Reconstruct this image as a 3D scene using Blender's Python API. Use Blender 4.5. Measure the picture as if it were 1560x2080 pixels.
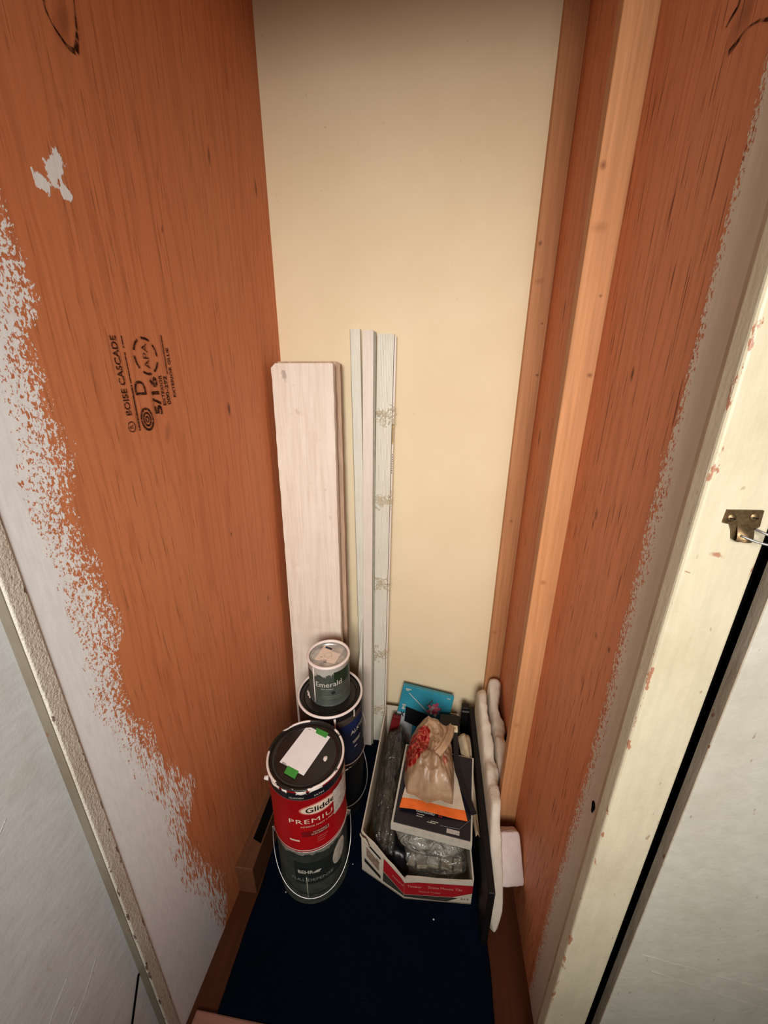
import bpy, bmesh, math, random
from mathutils import Vector, Matrix, noise
random.seed(7)
for o in list(bpy.data.objects): bpy.data.objects.remove(o)
SC = bpy.context.scene
COL = SC.collection

# ------------------------------------------------------------------ camera, world, light, exposure
TH, PSI, RO, CAM_H = math.radians(19.73), math.radians(7.0), 0.0055, 1.18
fh = Vector((-math.sin(PSI), math.cos(PSI), 0)); rt = Vector((math.cos(PSI), math.sin(PSI), 0)); zz = Vector((0, 0, 1))
fw = fh*math.cos(TH) - zz*math.sin(TH); up = fh*math.sin(TH) + zz*math.cos(TH)
r2 = rt*math.cos(RO) + up*math.sin(RO); u2 = up*math.cos(RO) - rt*math.sin(RO)
cd = bpy.data.cameras.new('camera'); cam = bpy.data.objects.new('camera', cd); COL.objects.link(cam)
cd.sensor_fit = 'HORIZONTAL'; cd.sensor_width = 36; cd.lens = 18.0; cd.clip_start = 0.01
m = Matrix((( r2.x, u2.x, -fw.x, 0), (r2.y, u2.y, -fw.y, 0), (r2.z, u2.z, -fw.z, CAM_H), (0, 0, 0, 1)))
cam.matrix_world = m
SC.camera = cam

w = bpy.data.worlds.new('world'); SC.world = w; w.use_nodes = True
w.node_tree.nodes['Background'].inputs[0].default_value = (1.0, 0.95, 0.88, 1)
w.node_tree.nodes['Background'].inputs[1].default_value = 0.04

def area(name, loc, target, size, energy, color):
    l = bpy.data.lights.new(name, 'AREA'); l.shape = 'DISK'; l.size = size; l.energy = energy; l.color = color
    o = bpy.data.objects.new(name, l); COL.objects.link(o); o.location = loc
    o.rotation_euler = (Vector(target) - Vector(loc)).to_track_quat('-Z', 'Y').to_euler()
    return o
def spot(name, loc, target, radius, cone, energy, color):
    l = bpy.data.lights.new(name, 'SPOT'); l.shadow_soft_size = radius; l.spot_size = math.radians(cone); l.spot_blend = 1.0; l.energy = energy; l.color = color
    o = bpy.data.objects.new(name, l); COL.objects.link(o); o.location = loc
    o.rotation_euler = (Vector(target) - Vector(loc)).to_track_quat('-Z', 'Y').to_euler()
    return o
spot('added_spot', (0.03, -0.78, 1.34), (0.0, 1.0, 0.79), 0.30, 79, 116.0, (1.0, 0.975, 0.925))  # unseen spot added behind the camera; its cone shapes the falloff
area('room_fill', (0.0, -0.90, 1.35), (0.0, 1.0, 0.9), 0.9, 3.2, (1.0, 0.975, 0.925))  # soft fill added behind the camera for dim room light
SC.view_settings.view_transform = 'Standard'; SC.view_settings.look = 'None'
SC.view_settings.gamma = 1.0; SC.view_settings.use_curve_mapping = False
SC.view_settings.exposure = 0.0

# ------------------------------------------------------------------ small helpers
def srgb(r, g, b):
    f = lambda c: (c/255/12.92) if c/255 <= .04045 else ((c/255+.055)/1.055)**2.4
    return (f(r), f(g), f(b), 1)

class Mat:
    def __init__(s, name, rough=.6, spec=.3, metal=0.0):
        s.m = bpy.data.materials.new(name); s.m.use_nodes = True
        s.nt = s.m.node_tree; s.b = s.nt.nodes['Principled BSDF']
        s.b.inputs['Roughness'].default_value = rough; s.b.inputs['Specular IOR Level'].default_value = spec
        s.b.inputs['Metallic'].default_value = metal
    def n(s, t, **kw):
        nd = s.nt.nodes.new(t)
        for k, v in kw.items(): setattr(nd, k, v)
        return nd
    def l(s, a, b): s.nt.links.new(a, b)
    def put(s, sock, v):
        if isinstance(v, bpy.types.NodeSocket): s.l(v, sock)
        else: sock.default_value = v
    def coord(s, scale=(1, 1, 1), rot=(0, 0, 0), loc=(0, 0, 0)):
        if not hasattr(s, 'tc'): s.tc = s.n('ShaderNodeTexCoord')
        mp = s.n('ShaderNodeMapping'); s.l(s.tc.outputs['Object'], mp.inputs[0])
        mp.inputs['Scale'].default_value = scale; mp.inputs['Rotation'].default_value = rot; mp.inputs['Location'].default_value = loc
        return mp.outputs[0]
    def noise(s, vec, scale=1, detail=4, rough=.55, dist=0.0):
        nd = s.n('ShaderNodeTexNoise'); s.l(vec, nd.inputs['Vector'])
        nd.inputs['Scale'].default_value = scale; nd.inputs['Detail'].default_value = detail
        nd.inputs['Roughness'].default_value = rough; nd.inputs['Distortion'].default_value = dist
        return nd.outputs['Fac']
    def ramp(s, fac, stops, interp='LINEAR'):
        nd = s.n('ShaderNodeValToRGB'); s.l(fac, nd.inputs[0]); cr = nd.color_ramp; cr.interpolation = interp
        while len(cr.elements) > 1: cr.elements.remove(cr.elements[0])
        for i, (p, c) in enumerate(stops):
            e = cr.elements[0] if i == 0 else cr.elements.new(p)
            e.position = p; e.color = c if not isinstance(c, (int, float)) else (c, c, c, 1)
        return nd.outputs[0]
    def mr(s, v, a, b, c=0.0, d=1.0):
        nd = s.n('ShaderNodeMapRange'); s.put(nd.inputs[0], v)
        for i, x in enumerate((a, b, c, d)): s.put(nd.inputs[i+1], x)
        return nd.outputs[0]
    def math(s, op, a, b=0.0):
        nd = s.n('ShaderNodeMath', operation=op); s.put(nd.inputs[0], a); s.put(nd.inputs[1], b); return nd.outputs[0]
    def mix(s, fac, a, b, mode='MIX'):
        nd = s.n('ShaderNodeMix', data_type='RGBA', blend_type=mode); s.put(nd.inputs[0], fac)
        s.put(nd.inputs[6], a); s.put(nd.inputs[7], b); return nd.outputs[2]
    def bump(s, h, strength=.3, dist=.002, prev=None):
        nd = s.n('ShaderNodeBump'); s.l(h, nd.inputs['Height']); nd.inputs['Strength'].default_value = strength
        nd.inputs['Distance'].default_value = dist
        if prev: s.l(prev, nd.inputs['Normal'])
        return nd.outputs[0]
    def color(s, c): s.put(s.b.inputs['Base Color'], c); return s
    def normal(s, n): s.l(n, s.b.inputs['Normal']); return s
    def attr(s, name):
        nd = s.n('ShaderNodeAttribute'); nd.attribute_name = name; return nd.outputs['Fac']
    def spot(s, cen, rad, axes=(1, 2), ang=0.0):
        """soft elliptical spot around cen in the plane of two object axes, 1 at its centre"""
        if not hasattr(s, 'sx'):
            if not hasattr(s, 'tc'): s.tc = s.n('ShaderNodeTexCoord')
            sp = s.n('ShaderNodeSeparateXYZ'); s.l(s.tc.outputs['Object'], sp.inputs[0]); s.sx = sp.outputs
        a = s.math('SUBTRACT', s.sx[axes[0]], cen[0]); b = s.math('SUBTRACT', s.sx[axes[1]], cen[1])
        ca, sa = math.cos(ang), math.sin(ang)
        p = s.math('ADD', s.math('MULTIPLY', a, ca/rad[0]), s.math('MULTIPLY', b, sa/rad[0]))
        q = s.math('ADD', s.math('MULTIPLY', a, -sa/rad[1]), s.math('MULTIPLY', b, ca/rad[1]))
        d = s.math('ADD', s.math('MULTIPLY', p, p), s.math('MULTIPLY', q, q))
        return s.math('SQRT', d)

def plain(name, c, rough=.6, spec=.3, metal=0.0, nscale=60, var=.12, bump=.15):
    M = Mat(name, rough, spec, metal); v = M.coord()
    f = M.noise(v, nscale, 3)
    dk = tuple(x*(1-var) for x in c[:3]) + (1,); lt = tuple(min(1, x*(1+var)) for x in c[:3]) + (1,)
    M.color(M.ramp(f, [(.3, dk), (.7, lt)]))
    if bump: M.normal(M.bump(f, bump, .001))
    return M.m

# ------------------------------------------------------------------ mesh helpers
def link(name, verts, faces, mat, parent=None, smooth=False):
    me = bpy.data.meshes.new(name)
    if parent is not None:
        L = parent_world(parent); verts = [Vector(v) - L for v in verts]
    me.from_pydata([tuple(v) for v in verts], [], faces); me.update()
    if smooth:
        for p in me.polygons: p.use_smooth = True
    o = bpy.data.objects.new(name, me); COL.objects.link(o)
    if mat: me.materials.append(mat)
    if parent is not None: o.parent = parent
    return o
def parent_world(p):
    v = Vector(p.location)
    while p.parent: p = p.parent; v += Vector(p.location)
    return v
def thing(name, label, cat, loc, group=None):
    o = bpy.data.objects.new(name, None); o.empty_display_size = .05; COL.objects.link(o); o.location = loc
    o['label'] = label; o['category'] = cat
    if group: o['group'] = group
    return o
def tag(o, label, cat, group=None):
    o['label'] = label; o['category'] = cat
    if group: o['group'] = group
    return o
def struct(o, label=None):
    o['kind'] = 'structure'
    if label: o['label'] = label
    return o
def bm_out(bm, name, mat, parent=None, smooth=False):
    bm.verts.ensure_lookup_table(); bm.faces.ensure_lookup_table()
    vs = [v.co.copy() for v in bm.verts]; fs = [[v.index for v in f.verts] for f in bm.faces]; bm.free()
    return link(name, vs, fs, mat, parent, smooth)
def box(name, lo, hi, mat, parent=None, bev=0.0, seg=2, rot=None, piv=None):
    bm = bmesh.new(); bmesh.ops.create_cube(bm, size=1)
    lo, hi = Vector(lo), Vector(hi)
    for v in bm.verts: v.co = Vector([(lo[i]+hi[i])/2 + v.co[i]*(hi[i]-lo[i]) for i in range(3)])
    if bev: bmesh.ops.bevel(bm, geom=bm.edges[:], offset=bev, segments=seg, affect='EDGES', profile=.5)
    if rot:
        piv = Vector(piv) if piv else (lo+hi)/2
        for v in bm.verts: v.co = piv + rot @ (v.co - piv)
    bm.verts.index_update()
    return bm_out(bm, name, mat, parent, False)
def lathe(name, prof, cen, mat, parent=None, seg=64, smooth=True, cap0=False, cap1=False):
    vs, fs = [], []
    n = len(prof)
    for i in range(seg):
        a = 2*math.pi*i/seg
        for r, z in prof: vs.append((cen[0]+r*math.sin(a), cen[1]-r*math.cos(a), cen[2]+z))
    for i in range(seg):
        j = (i+1) % seg
        for k in range(n-1): fs.append([i*n+k, j*n+k, j*n+k+1, i*n+k+1])
    if cap0: fs.append([i*n for i in range(seg)][::-1])
    if cap1: fs.append([i*n+n-1 for i in range(seg)])
    o = link(name, vs, fs, mat, parent, smooth)
    if smooth: autosmooth(o, 40)
    return o
def autosmooth(o, deg):
    me = o.data
    bm = bmesh.new(); bm.from_mesh(me)
    for e in bm.edges:
        if len(e.link_faces) == 2 and e.calc_face_angle(0) > math.radians(deg): e.smooth = False
    bm.to_mesh(me); bm.free()
def catmull(pts, n=8):
    P = [Vector(p) for p in pts]; P = [P[0]*2-P[1]] + P + [P[-1]*2-P[-2]]; out = []
    for i in range(1, len(P)-2):
        for k in range(n):
            t = k/n
            out.append(.5*((2*P[i]) + (-P[i-1]+P[i+1])*t + (2*P[i-1]-5*P[i]+4*P[i+1]-P[i+2])*t*t + (-P[i-1]+3*P[i]-3*P[i+1]+P[i+2])*t**3))
    out.append(P[-2]); return out
def tube_data(path, r, sides=6):
    vs, fs = [], []; prev = None
    for i, p in enumerate(path):
        d = (path[min(i+1, len(path)-1)] - path[max(i-1, 0)]).normalized()
        a = prev if prev else (Vector((0, 0, 1)) if abs(d.z) < .9 else Vector((1, 0, 0)))
        a = (a - d*a.dot(d)).normalized(); prev = a; b = d.cross(a)
        rr = r(i/(len(path)-1)) if callable(r) else r
        for k in range(sides):
            t = 2*math.pi*k/sides; vs.append(p + (a*math.cos(t) + b*math.sin(t))*rr)
    for i in range(len(path)-1):
        for k in range(sides):
            k2 = (k+1) % sides; fs.append([i*sides+k, i*sides+k2, (i+1)*sides+k2, (i+1)*sides+k])
    fs.append(list(range(sides))[::-1]); fs.append([(len(path)-1)*sides+k for k in range(sides)])
    return vs, fs
def tube(name, path, r, mat, parent=None, sides=8):
    vs, fs = tube_data(path, r, sides); return link(name, vs, fs, mat, parent, True)
def merge(parts):
    V, F = [], []
    for vs, fs in parts:
        o = len(V); V += list(vs); F += [[i+o for i in f] for f in fs]
    return V, F
def grid(fn, nu, nv):
    vs = [fn(i/nu, j/nv) for j in range(nv+1) for i in range(nu+1)]
    fs = [[j*(nu+1)+i, j*(nu+1)+i+1, (j+1)*(nu+1)+i+1, (j+1)*(nu+1)+i] for j in range(nv) for i in range(nu)]
    return vs, fs
def slab(fn, nu, nv, th):
    """closed thin sheet: fn(u,v) -> (point, normal)"""
    top, f1 = grid(lambda a, b: fn(a, b)[0] + fn(a, b)[1]*th/2, nu, nv)
    bot, f2 = grid(lambda a, b: fn(a, b)[0] - fn(a, b)[1]*th/2, nu, nv)
    n = len(top); fs = f1 + [[i+n for i in f][::-1] for f in f2]
    ring = [i for i in range(nu+1)] + [j*(nu+1)+nu for j in range(1, nv+1)] + [nv*(nu+1)+i for i in range(nu-1, -1, -1)] + [j*(nu+1) for j in range(nv-1, 0, -1)]
    for k in range(len(ring)):
        a, b = ring[k], ring[(k+1) % len(ring)]; fs.append([b, a, a+n, b+n])
    return top+bot, fs
def prism(name, prof, bottom, top, mat, parent=None, seg=1, wob=0.0, wdir=(1, 0, 0), smooth=False, cut=None, seed=0):
    """profile (u,v) swept from bottom to top; u along wdir, v towards the room (-y)"""
    B, T = Vector(bottom), Vector(top); d = (T-B).normalized(); u = Vector(wdir); u = (u - d*u.dot(d)).normalized(); v = d.cross(u) * -1
    if v.y > 0: v = -v
    vs, fs = [], []; n = len(prof)
    for i in range(seg+1):
        t = i/seg; c = B.lerp(T, t)
        for k, (a, b) in enumerate(prof):
            da = db = 0
            if wob:
                da = noise.noise(Vector((t*40+seed*7, k*3.1, seed)))*wob; db = noise.noise(Vector((t*40+31, k*3.1, seed*5)))*wob
            e = cut(a) if (cut and i == seg) else 0
            vs.append(c + u*(a+da) + v*(b+db) + d*e)
    for i in range(seg):
        for k in range(n):
            k2 = (k+1) % n; fs.append([i*n+k, i*n+k2, (i+1)*n+k2, (i+1)*n+k])
    fs.append(list(range(n))[::-1]); fs.append([seg*n+k for k in range(n)])
    return link(name, vs, fs, mat, parent, smooth)
_tc = {}
def text_data(body, size, shear=0.0, space=1.0, width=None, bold=0.0):
    c = bpy.data.curves.new('t', 'FONT'); c.body = body; c.size = size; c.align_x = 'CENTER'; c.align_y = 'CENTER'
    c.shear = shear; c.space_character = space; c.fill_mode = 'FRONT'; c.offset = bold; c.resolution_u = 3
    o = bpy.data.objects.new('t', c); COL.objects.link(o); bpy.context.view_layer.update()
    me = o.evaluated_get(bpy.context.evaluated_depsgraph_get()).to_mesh()
    vs = [v.co.copy() for v in me.vertices]; fs = [list(p.vertices) for p in me.polygons]
    bpy.data.objects.remove(o); bpy.data.curves.remove(c)
    if width and vs:
        w0 = max(v.x for v in vs) - min(v.x for v in vs); k = width/w0
        for v in vs: v.x *= k
    return vs, fs
def text(body, size, fn, mat, parent, name='lettering', **kw):
    vs, fs = text_data(body, size, **kw)
    return link(name, [fn(v.x, v.y) for v in vs], fs, mat, parent)

# ------------------------------------------------------------------ materials
def white_paint(name, c, brown=.0, axis_stretch=(40, 40, 6), chip_spots=(), rough=.45, grime=.25, chip_axes=(0, 2), chip=srgb(150, 92, 64), edges=(), stip=(260, .25, .0006)):
    M = Mat(name, rough, .4)
    a = M.noise(M.coord(axis_stretch), 3, 5); f = M.noise(M.coord(), 260, 3); g = M.noise(M.coord(), 9, 6, .65)
    col = M.ramp(a, [(.3, tuple(x*.9 for x in c[:3])+(1,)), (.7, c)])
    col = M.mix(M.ramp(g, [(.35, grime), (.55, 0.0)]), col, tuple(x*y for x, y in zip(c[:3], (.62, .55, .45)))+(1,))
    fl = M.noise(M.coord((1, 1, .4)), 120, 2)
    col = M.mix(M.math('MULTIPLY', M.ramp(fl, [(.71, 0.0), (.76, 1.0)]), brown), col, srgb(120, 75, 48))
    chn = M.noise(M.coord(), 220, 2) if chip_spots else None
    for cen, rad, ang in chip_spots:
        d = M.spot(cen, rad, chip_axes, ang); n = chn
        col = M.mix(M.mr(M.math('ADD', d, M.math('MULTIPLY', n, 1.4)), 1.15, 1.5, .8, 0), col, chip)
    en = M.noise(M.coord((1, 1, .35)), 95, 4, .7) if edges else None
    for (ex, ey, rad, wt) in edges:
        d = M.spot((ex, ey), (rad, rad), (0, 1)); k = M.math('SUBTRACT', en, M.math('MULTIPLY', d, .10))
        col = M.mix(M.mr(k, wt, wt+.03, 0, .85), col, chip)
    M.color(col)
    f = M.noise(M.coord(), stip[0], 3)
    nb = M.bump(a, .3, .002); M.normal(M.bump(f, stip[1], stip[2], nb))
    return M.m

def plywood(name, base, dash, knots, paint_col, rot_low=False, axes=(1, 2), patch=()):
    M = Mat(name, .55, .25)
    g1 = M.noise(M.coord((30, 70, 1.6)), 3.2, 6, .6, .4)
    wv = M.n('ShaderNodeTexWave', wave_type='BANDS', bands_direction='Y'); M.l(M.coord((1, 1, .13)), wv.inputs['Vector'])
    wv.inputs['Scale'].default_value = 13; wv.inputs['Distortion'].default_value = 13; wv.inputs['Detail'].default_value = 3
    wv.inputs['Detail Scale'].default_value = 1.3
    big = M.noise(M.coord((1, 2.2, .8)), 3.0, 3)
    b = Vector(base[:3])
    c1 = tuple(b*.87)+(1,); c2 = tuple(b*1.09)+(1,)
    col = M.ramp(g1, [(.3, c1), (.68, c2)])
    col = M.mix(M.mr(wv.outputs['Fac'], 0, .30, .34, 0), col, (b.x*.62, b.y*.5, b.z*.42, 1))
    col = M.mix(M.mr(big, .35, .7, 0, .45), col, (b.x*1.02, b.y*1.25, b.z*1.25, 1))
    fl = M.noise(M.coord((60, 190, 9)), 1.6, 2, .5)
    col = M.mix(M.math('MULTIPLY', M.ramp(fl, [(.615, 0.0), (.70, .9)]), dash), col, (b.x*.25, b.y*.16, b.z*.14, 1))
    kn = M.noise(M.coord((1, 1, .5)), 60, 3)
    for cen, rad, ang, st in knots:
        d = M.math('ADD', M.spot(cen, rad, axes, ang), M.math('MULTIPLY', kn, .6))
        ring = M.mr(d, .55, 1.35, st, 0)
        col = M.mix(ring, col, (b.x*.16, b.y*.09, b.z*.09, 1))
    # worn white paint: density falls with the attribute t
    t = M.attr('t')
    low = M.noise(M.coord((1, 1, .5)), 26, 3)
    t2 = M.math('ADD', t, M.mr(low, .3, .7, -.16, .16))
    t2 = M.math('MULTIPLY_ADD', t2, 1/3.0); t2.node.inputs[2].default_value = 1/3.0
    thr = M.ramp(t2, [(.24, 0.0), (.335, .40), (.5, .475), (.63, .56), (.68, .68), (.72, 1.0)])
    fine = M.noise(M.coord((1, 330, 200), rot=(math.radians(14), 0, 0)), 1.0, 3, .65, .4)
    if rot_low:
        br = M.noise(M.coord((1, 420, 50), rot=(math.radians(24), 0, 0)), 1.0, 4, .62, .2)
        zsep = M.n('ShaderNodeSeparateXYZ'); M.l(M.tc.outputs['Object'], zsep.inputs[0])
        mx = M.n('ShaderNodeMix', data_type='FLOAT'); M.l(M.mr(zsep.outputs[2], .75, .5, 0, 1), mx.inputs[0]); M.l(fine, mx.inputs[2]); M.l(br, mx.inputs[3]); fine = mx.outputs[0]
    mask = M.mr(M.math('SUBTRACT', fine, thr), -.008, .018)
    n = M.noise(M.coord((1, 130, 80)), 1.2, 3) if patch else None
    for cen, rad, ang in patch:
        d = M.math('ADD', M.spot(cen, rad, axes, ang), M.math('MULTIPLY', n, 1.5))
        mask = M.math('MAXIMUM', mask, M.mr(d, 1.42, 1.5, 1, 0))
    pn = M.noise(M.coord((1, 60, 12)), 3, 4)
    pc = M.ramp(pn, [(.3, tuple(x*.9 for x in paint_col[:3])+(1,)), (.7, paint_col)])
    M.color(M.mix(mask, col, pc))
    nb = M.bump(g1, .12, .001); nb = M.bump(mask, .5, .0008, nb); M.normal(M.bump(M.noise(M.coord(), 300, 3), .12, .0006, nb))
    M.l(M.mr(mask, 0, 1, .55, .42), M.b.inputs['Roughness'])
    return M.m

def lumber(name, base, knots=(), grain=(70, 70, 2.2), axes=(1, 2), dk=.75, rough=.6):
    M = Mat(name, rough, .25); g = M.noise(M.coord(grain), 2.4, 6, .6, .3); b = Vector(base[:3])
    col = M.ramp(g, [(.3, tuple(b*dk)+(1,)), (.7, tuple(b*1.1)+(1,))])
    big = M.noise(M.coord((2, 2, 1)), 3, 3)
    col = M.mix(M.mr(big, .4, .7, 0, .35), col, (b.x*.9, b.y*.8, b.z*.65, 1))
    kn = M.noise(M.coord(), 90, 3)
    for cen, rad, st in knots:
        d = M.math('ADD', M.spot(cen, rad, axes), M.math('MULTIPLY', kn, .8))
        col = M.mix(M.mr(d, .6, 1.5, st, 0), col, (b.x*.3, b.y*.2, b.z*.15, 1))
    M.color(col); M.normal(M.bump(g, .15, .001)); return M.m

CREAM = srgb(236, 218, 186); WHITE = srgb(248, 248, 247)
def wall_plaster():
    M = Mat('cream_plaster', .75, .2); f = M.noise(M.coord(), 150, 4, .6); g = M.noise(M.coord(), 5, 5); sp = M.noise(M.coord((1, 1, .6)), 90, 2)
    c = M.ramp(g, [(.3, srgb(230, 208, 171)), (.7, srgb(236, 216, 181))])
    c = M.mix(M.ramp(sp, [(.74, 0.0), (.80, .35)]), c, srgb(150, 120, 90))
    M.color(c); M.normal(M.bump(f, .35, .0012)); return M.m
M_PLASTER = wall_plaster()
PLY = srgb(208, 124, 80)
KL = [((.516, 1.534), (.012, .030), -.35, .42),
      ((.784, 1.533), (.005, .018), -.1, .7), ((.962, 1.552), (.006, .018), 0, .7), ((.636, 1.45), (.004, .016), -.2, .35),
      ((.745, 1.114), (.006, .016), 0, .85), ((.818, .632), (.005, .014), 0, .6), ((.708, 1.204), (.003, .03), 0, .35),
      ((.693, .865), (.004, .006), 0, .6), ((.626, 1.379), (.003, .008), -.3, .6), ((.56, 1.093), (.008, .022), -.3, .35)]
PATCH = [((.462, 1.385), (.012, .026), -.45), ((.442, 1.366), (.011, .013), .4), ((.470, 1.367), (.009, .011), 0)]
M_PLYL = plywood('plywood_left', PLY, .45, KL, WHITE, True, (1, 2), PATCH)
KR = [((.551, 1.182), (.0045, .012), 0, .9), ((.572, .985), (.007, .012), 0, .7), ((.576, .968), (.003, .012), 0, .8), ((.490, 1.470), (.016, .020), .5, .45),
      ((.495, .827), (.005, .007), 0, .5), ((.455, .835), (.004, .006), 0, .8),
      ((.40, .61), (.004, .012), 0, 1.0), ((.886, 1.30), (.006, .03), 0, .7), ((.939, 1.042), (.007, .025), 0, .7), ((.927, .784), (.006, .02), 0, .5)]
M_PLYR = plywood('plywood_right', srgb(211, 131, 90), .95, KR, srgb(228, 220, 204))
M_STRIP = lumber('fir_strip', srgb(200, 141, 96), [((.2105, 1.445), (.005, .006), .8), ((.219, 1.375), (.012, .008), .35), ((.222, .81), (.007, .006), .45), ((.240, 1.18), (.005, .004), .75), ((.236, 1.29), (.003, .003), .8), ((.215, .45), (.008, .010), .35)], axes=(0, 2))
M_LEDGE = lumber('dark_ledger', srgb(112, 70, 46), grain=(70, 3, 70))
M_FLOORWOOD = lumber('brown_floor_boards', srgb(88, 46, 26), grain=(60, 2.5, 60))
M_CASING = white_paint('casing_paint', srgb(194, 182, 156), .5, edges=[(.222, .330, .004, .53), (.280, .330, .004, .56)], stip=(200, .35, .0009), chip_spots=[((.247, 1.036), (.0075, .0035), -.3), ((.2285, 1.018), (.004, .0009), -.3)])
M_CASING_L = white_paint('jamb_paint_left', srgb(220, 212, 198), .8, edges=[(-.4165, .2845, .0035, .545), (-.4165, .3045, .003, .52)], stip=(330, .8, .0022), rough=.3, chip=srgb(84, 46, 32), grime=.4)
M_DOOR_L = white_paint('door_paint_left', srgb(222, 222, 221), .2, axis_stretch=(12, 12, 30), rough=.35)
M_DOOR_R = white_paint('door_paint_right', srgb(184, 178, 165), .5, edges=[(.2996, .330, .004, .55)], stip=(140, .4, .0012), axis_stretch=(20, 20, 20), rough=.5, chip_spots=[((.375, .49), (.007, .0015), -.15)])
M_EDGE = white_paint('worn_edge_paint', srgb(178, 160, 140), 1.0, grime=.6)
M_EDGE2 = white_paint('stop_strip_paint', srgb(206, 194, 172), .9, grime=.5)
M_STRIPL = white_paint('shaded_worn_paint', srgb(128, 118, 102), .7, axis_stretch=(90, 90, 3), grime=.6)  # grey tone paints in the strip's shade, over real worn streaks
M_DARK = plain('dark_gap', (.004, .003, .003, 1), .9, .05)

# ------------------------------------------------------------------ the setting
YB, XR = 1.02, .248
def xl(y): return -.418 + (y-.30)*(.023/.72)
def lerp_tab(tab, z):
    tab = sorted(tab)
    if z <= tab[0][0]: return tab[0][1]
    for (a, va), (b, vb) in zip(tab, tab[1:]):
        if z <= b: return va + (vb-va)*(z-a)/max(b-a, 1e-6)
    return tab[-1][1]
IN = [(1.60, .20), (1.45, .285), (1.40, .31), (1.32, .345), (1.25, .364), (1.205, .353), (1.16, .342), (1.113, .339), (1.063, .333), (1.008, .33), (.944, .336), (.87, .343), (.803, .332),
      (.726, .342), (.662, .349), (.59, .357), (.506, .376), (.436, .38), (.377, .377), (.287, .387), (.139, .419), (.06, .432), (0, .44)]
OUT = [(1.60, .24), (1.45, .34), (1.41, .375), (1.359, .395), (1.32, .404), (1.253, .412), (1.207, .385), (1.158, .392), (1.103, .40), (1.047, .385), (.983, .386), (.906, .40), (.826, .40), (.759, .377),
       (.653, .405), (.562, .427), (.47, .465), (.42, .45), (.365, .422), (.237, .452), (.15, .478), (.093, .482), (.04, .475), (0, .46)]
def set_attr(o, name, fn):
    at = o.data.attributes.new(name, 'FLOAT', 'POINT')
    at.data.foreach_set('value', [fn(v.co) for v in o.data.vertices])
HT = 2.3
def panel_grid(name, pts_fn, nu, nv, mat, th_vec):
    a, f1 = grid(pts_fn, nu, nv); b = [Vector(p)+Vector(th_vec) for p in a]; n = len(a)
    fs = f1 + [[i+n for i in f][::-1] for f in f1]
    ring = [i for i in range(nu+1)] + [j*(nu+1)+nu for j in range(1, nv+1)] + [nv*(nu+1)+i for i in range(nu-1, -1, -1)] + [j*(nu+1) for j in range(nv-1, 0, -1)]
    for k in range(len(ring)):
        p, q = ring[k], ring[(k+1) % len(ring)]; fs.append([q, p, p+n, q+n])
    return link(name, a+b, fs, mat)
wl = struct(panel_grid('wall_left', lambda u, v: Vector((xl(.304+u*(YB-.304)), .304+u*(YB-.304), v*HT)), 72, 230, M_PLYL, (-.008, 0, 0)), 'reddish plywood panel with ragged white paint edge and ink stamp')
set_attr(wl, 't', lambda c: (c.y - lerp_tab(IN, c.z))/max(.004, lerp_tab(OUT, c.z)-lerp_tab(IN, c.z)))
wr = struct(panel_grid('wall_right', lambda u, v: Vector((XR, .352+u*(YB-.352), v*HT)), 66, 115, M_PLYR, (.008, 0, 0)), 'brown plywood panel with white brushed edge behind two strips')
set_attr(wr, 't', lambda c: (c.y - (.421 + .004*math.sin(c.z*6) + (.004 if c.z > 1.1 else 0)))/(.022 if c.z < 1.12 else .012))
struct(box('wall_back', (-.46, YB, 0), (.30, YB+.02, HT), M_PLASTER), 'cream plaster back wall of the closet')
struct(box('floor', (-1.2, -.9, -.03), (1.2, YB+.02, 0), M_FLOORWOOD), 'brown wooden floor around the carpet')
struct(box('ceiling', (-.46, .2, HT), (.30, YB+.02, HT+.02), M_PLASTER))
struct(box('wall_front_unseen', (-1.2, .31, 1.70), (1.2, .345, 2.6), M_CASING), 'unseen white wall over the closet opening, set low to block light')  # out of view; lower edge set low to shade the upper closet
# front jambs
struct(box('trim_1', (.222, .330, 0), (.2800, .3505, 1.675), M_CASING, bev=.0035, seg=3), 'cream painted casing board carrying a brass catch')
struct(box('trim_8', (-.470, .2838, 0), (-.4195, .2850, 1.675), M_STRIPL, bev=.0004, seg=1), 'worn edge of the left casing, painted shade-grey beside the open door')
struct(box('trim_2', (-.470, .285, 0), (-.4165, .3045, 1.675), M_CASING_L, bev=.002, seg=3), 'chipped white casing strip beside the left door')
struct(box('trim_7', (.2440, .3508, 0), (XR-.0002, .388, 1.675), M_EDGE2, bev=.0012, seg=2), 'thin painted stop strip between right plywood and casing')
struct(box('trim_3', (.205, .672, 0), (XR, .695, HT), M_STRIP, bev=.0012, seg=1), 'nearer light wood strip on the right plywood')
struct(box('trim_4', (.204, 1.000, 0), (XR, YB, HT), M_STRIP, bev=.0012, seg=1), 'light wood strip in the back right corner')
struct(box('trim_5', (xl(.52)+.0005, .519, 0), (-.368, YB, .092), M_LEDGE, bev=.0015, seg=1), 'dark wooden ledger low on the left plywood')
struct(box('trim_6', (-.405, .288, 0), (.21, .332, .008), lumber('pink_threshold', srgb(176, 128, 110), grain=(3, 60, 60)), bev=.003, seg=2), 'pinkish wooden threshold strip at the opening')
link('dark_strip', [Vector(p) for p in ((-.394, .580, .0924), (-.3705, .572, .0924), (-.3705, .76, .0924), (-.394, .76, .0924))], [[0, 1, 2, 3]], M_DARK, bpy.data.objects['trim_5'])  # flat black strip on the ledger's top face
link('nail_hole', [Vector((XR-.0006, .400+.0042*math.cos(a)*(1+.3*math.sin(3*a)), .612+.011*math.sin(a))) for a in [2*math.pi*i/14 for i in range(14)]], [list(range(14))], M_DARK, wr)
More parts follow.
